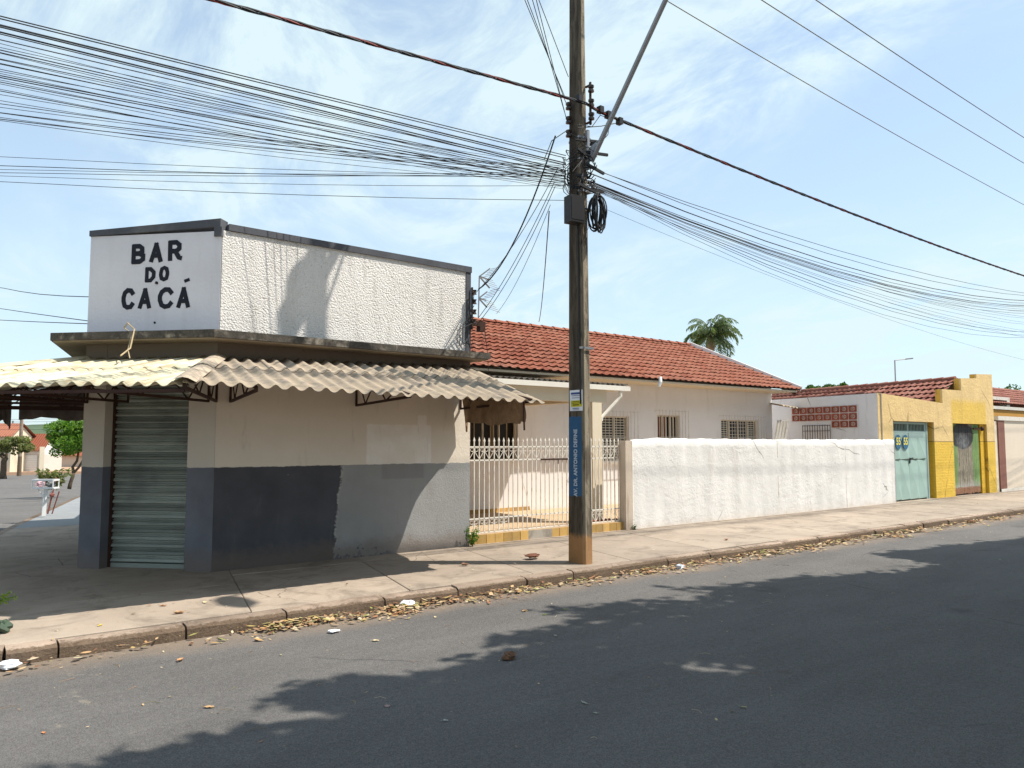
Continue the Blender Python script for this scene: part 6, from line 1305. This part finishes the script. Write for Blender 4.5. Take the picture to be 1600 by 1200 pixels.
# fine twigs and straw
mb = MB()
for k in range(90):
    x = rg.uniform(0, 14); y = rg.uniform(3.2, 7.0); a = rg.uniform(0, 3.14); l = rg.uniform(.03, .12); mb.tube([(x, y, -.126), (x+l*.5*math.cos(a), y+l*.5*math.sin(a), -.120), (x+l*math.cos(a+.3), y+l*math.sin(a+.3), -.126)], .0016, 3, False)
o = mb.build('twig_scatter', m_litter); o['kind'] = 'stuff'
def one_leaf(px, py, s, col, lb, Zg=-.13, curl=.35, asp=.5):
    c = at(px, py, Z=Zg); mb = MB(); a = rg.uniform(0, 6.28); nn = 8; vs = []
    for j_ in range(5):
        for i_ in range(nn+1):
            u = i_/nn*2-1; w_ = (1-u*u)**.7*asp*(1-.15*u); v_ = (j_/4*2-1)*w_; h = curl*(v_*v_*1.6+.35*u*u)+.05*math.sin(7*u+j_); xx, yy = u*.5*math.cos(a)-v_*.5*math.sin(a), u*.5*math.sin(a)+v_*.5*math.cos(a); vs.append((c[0]+xx*s, c[1]+yy*s, Zg+.004+h*s*.6))
    mb.add(vs, [(j_*(nn+1)+i_, j_*(nn+1)+i_+1, (j_+1)*(nn+1)+i_+1, (j_+1)*(nn+1)+i_) for j_ in range(4) for i_ in range(nn)])
    e1 = Vector((c[0]-.5*s*math.cos(a), c[1]-.5*s*math.sin(a), Zg+.01)); mb.tube([e1, e1+Vector((-.25*s*math.cos(a+.3), -.25*s*math.sin(a+.3), .003))], .0015, 4)
    g = G('dry_leaf', .7); g.col(g.var(col, g.noise(60, 4), .25)); solo(mb, 'fallen_leaf', g.m, lb, 'leaf', 'single leaves lying on the asphalt' if Zg < 0 else 'single leaves lying on the pavement', smooth=True)
tan = (.42, .27, .14); pale = (.60, .50, .30); brown = (.15, .075, .04); rose = (.32, .22, .20); grn = (.22, .30, .05)
one_leaf(327, 1106, .075, tan, 'flat tan leaf on sunlit asphalt at the lower left, left of the tree shadow')
one_leaf(605, 1104, .055, rose, 'rounded pinkish brown leaf inside the tree shadow at lower centre', curl=.1, asp=.7)
one_leaf(282, 1033, .085, (.45, .24, .12), 'curled orange brown leaf on the asphalt below the left kerb', curl=.8)
one_leaf(587, 1002, .065, pale, 'pale cream leaf on sunlit asphalt left of the tree shadow', asp=.6)
one_leaf(820, 955, .09, tan, 'long tan leaf at the tip of the tree shadow below the pole')
one_leaf(882, 953, .05, grn, 'small yellow green leaf at the shadow edge below the pole')
one_leaf(868, 994, .06, (.3, .28, .22), 'greyish leaf in the tree shadow below the pole')
one_leaf(913, 1099, .075, (.30, .29, .25), 'slim greyish leaf in shadow at lower centre right', asp=.3)
one_leaf(930, 1115, .04, (.32, .33, .26), 'tiny pale leaf just right of the slim greyish leaf')
one_leaf(696, 1128, .04, (.40, .40, .36), 'small upright pale leaf scrap at the lower middle of the road', curl=.9)
one_leaf(68, 1146, .04, (.5, .2, .08), 'small orange leaf on asphalt at the lower left corner')
one_leaf(680, 965, .05, pale, 'pale yellow leaf near the kerb litter right of the white paper')
one_leaf(851, 961, .05, grn, 'green leaf lying just below the litter line under the pole')
one_leaf(1128, 972, .035, (.3, .25, .18), 'small brown leaf in the shadow right of centre')
one_leaf(1162, 1106, .045, (.33, .30, .15), 'small olive leaf deep in the shadow above the lower right')
one_leaf(255, 947, .08, (.36, .18, .10), 'brown leaf on the pavement below the shutter, upper one of a pair', 0.)
one_leaf(280, 959, .11, (.45, .28, .16), 'larger curled brown leaf on the pavement below the shutter', 0., .8)
one_leaf(156, 978, .06, (.60, .42, .08), 'bright yellow leaf on the pavement near the left kerb', 0.)
one_leaf(320, 942, .08, pale, 'pale leaf on the pavement beside the awning shadow edge', 0.)
one_leaf(726, 884, .13, (.33, .19, .12), 'dry twiggy leaf on the pavement left of the utility pole', 0., .9)
one_leaf(1135, 844, .12, (.38, .19, .10), 'curled orange leaf on the pavement in front of the white wall', 0., .8)
def crumple(px, py, s, mat, name, lb, cat, Zg=-.13, sq=(1.3, 1, .7)):
    c = at(px, py, Z=Zg); mb = MB(); mb.blob((c[0], c[1], Zg+s*.55), s, 10, 7, .38, sq); solo(mb, name, mat, lb, cat)
crumple(637, 950, .062, m_paper, 'crumpled_paper', 'crumpled white paper in the leaves against the kerb below the grey wall', 'paper'); crumple(1062, 889, .05, simple('clear_plastic', (.55, .58, .62), .25, .2, 20, .3), 'plastic_cup', 'crushed clear plastic litter at the kerb right of the pole', 'plastic litter')
crumple(14, 1047, .07, m_paper, 'plastic_bag', 'flattened white plastic bag in the gutter at the left edge', 'bag', -.13, (1.2, .8, .4)); crumple(795, 1030, .045, simple('dark_dry_husk', brown, .8, .5, 30, .8), 'seed_husk', 'dark curled husk lying in the middle of the road shadow', 'husk')
crumple(833, 873, .075, simple('brown_husk', (.14, .055, .03), .8, .5, 30, .8), 'seed_husk', 'reddish brown dried palm husk on the pavement left of the pole', 'husk', 0, (1.5, .9, .35)); crumple(520, 989, .035, m_paper, 'paper_scrap', 'small white paper scrap on the asphalt below the left kerb', 'paper', -.13, (1.6, 1, .3))
# weeds at the fence corner, plant at the left edge
def weed(c, n, hgt, lb, mat, spread=.5, ls=.045, name='weed'):
    t = thing(name, tuple(c), lb, 'plant'); mb = MB(); Q = []
    for k in range(n):
        a = rg.uniform(0, 6.28); l = hgt*rg.uniform(.5, 1); e = np.array(c)+np.array([math.cos(a)*spread*l, math.sin(a)*spread*l*.6-.02, l]); mb.tube([tuple(c), tuple(lerp(np.array(c), e, .5)+rg.normal(size=3)*.01), tuple(e)], .003, 4)
        for s_ in np.linspace(.2, 1, 12): Q += [lerp(np.array(c), e, s_)+rg.normal(size=3)*.018 for _ in range(2)]
    mb.build('stem', mat, t); link('foliage', leaf_mesh(Q, ls, 'foliage', mat, WL[t.name], .8, .5, seed=int(c[0]*10) % 7), t)
weed((XR+.02, YF-.05, 0), 10, .36, 'green weed growing from the joint between bar wall and fence', m_leafg)
weed((10.42, 9.84, 0), 4, .08, 'tiny tuft of weeds at the foot of the gate post', m_leafd, .8, .03)
pe = at(-45, 960, Z=0); t = thing('roadside_shrub', tuple(pe), 'shrub twigs with small yellow green leaves poking in at the left edge', 'shrub'); mb = MB(); Q = []
for k in range(13):
    px_ = rg.uniform(-60, 30); py_ = lerp(990, 930, rg.uniform(.3, 1)) if px_ < 5 else rg.uniform(903, 935)
    d = _FW+_R*(px_-800)/F_PX-_U*(py_-600)/F_PX; e = _C+d*(float(pe@_F0)/(d@_F0)); mb.tube([tuple(pe), tuple(lerp(pe, e, .5)+np.array([0, 0, .03])), tuple(e)], .004, 4)
    for s_ in np.linspace(.35, 1, 22): Q += [lerp(pe, e, s_)+rg.normal(size=3)*.012 for _ in range(3)]
mb.build('stem', m_leafg, t); link('foliage', leaf_mesh(Q, .038, 'foliage', mk_leaf('yellow_green_sprig', [(.22, .30, .05), (.30, .38, .08), (.16, .24, .04)]), WL[t.name], .8, .45, seed=2), t)
crumple(3, 988, .075, simple('dark_green_stone', (.06, .09, .06), .7, .4, 9, .5), 'painted_stone', 'dark green rounded stone on the pavement at the left edge', 'stone', 0, (1, 1, .8))
# red flower pot scraps under the porch column
mb = MB(); 
for k in range(7): mb.blob((9.7+.12*k+rg.uniform(-.03, .03), 10.18+rg.uniform(-.05, .05), .16), .055, 7, 5, .4, (1, 1, .6))
solo(mb, 'dry_leaf_heap', simple('russet_leaves', (.20, .06, .035), .9, .5, 25, .6), 'heap of russet dry leaves behind the fence at the porch column', 'leaves')
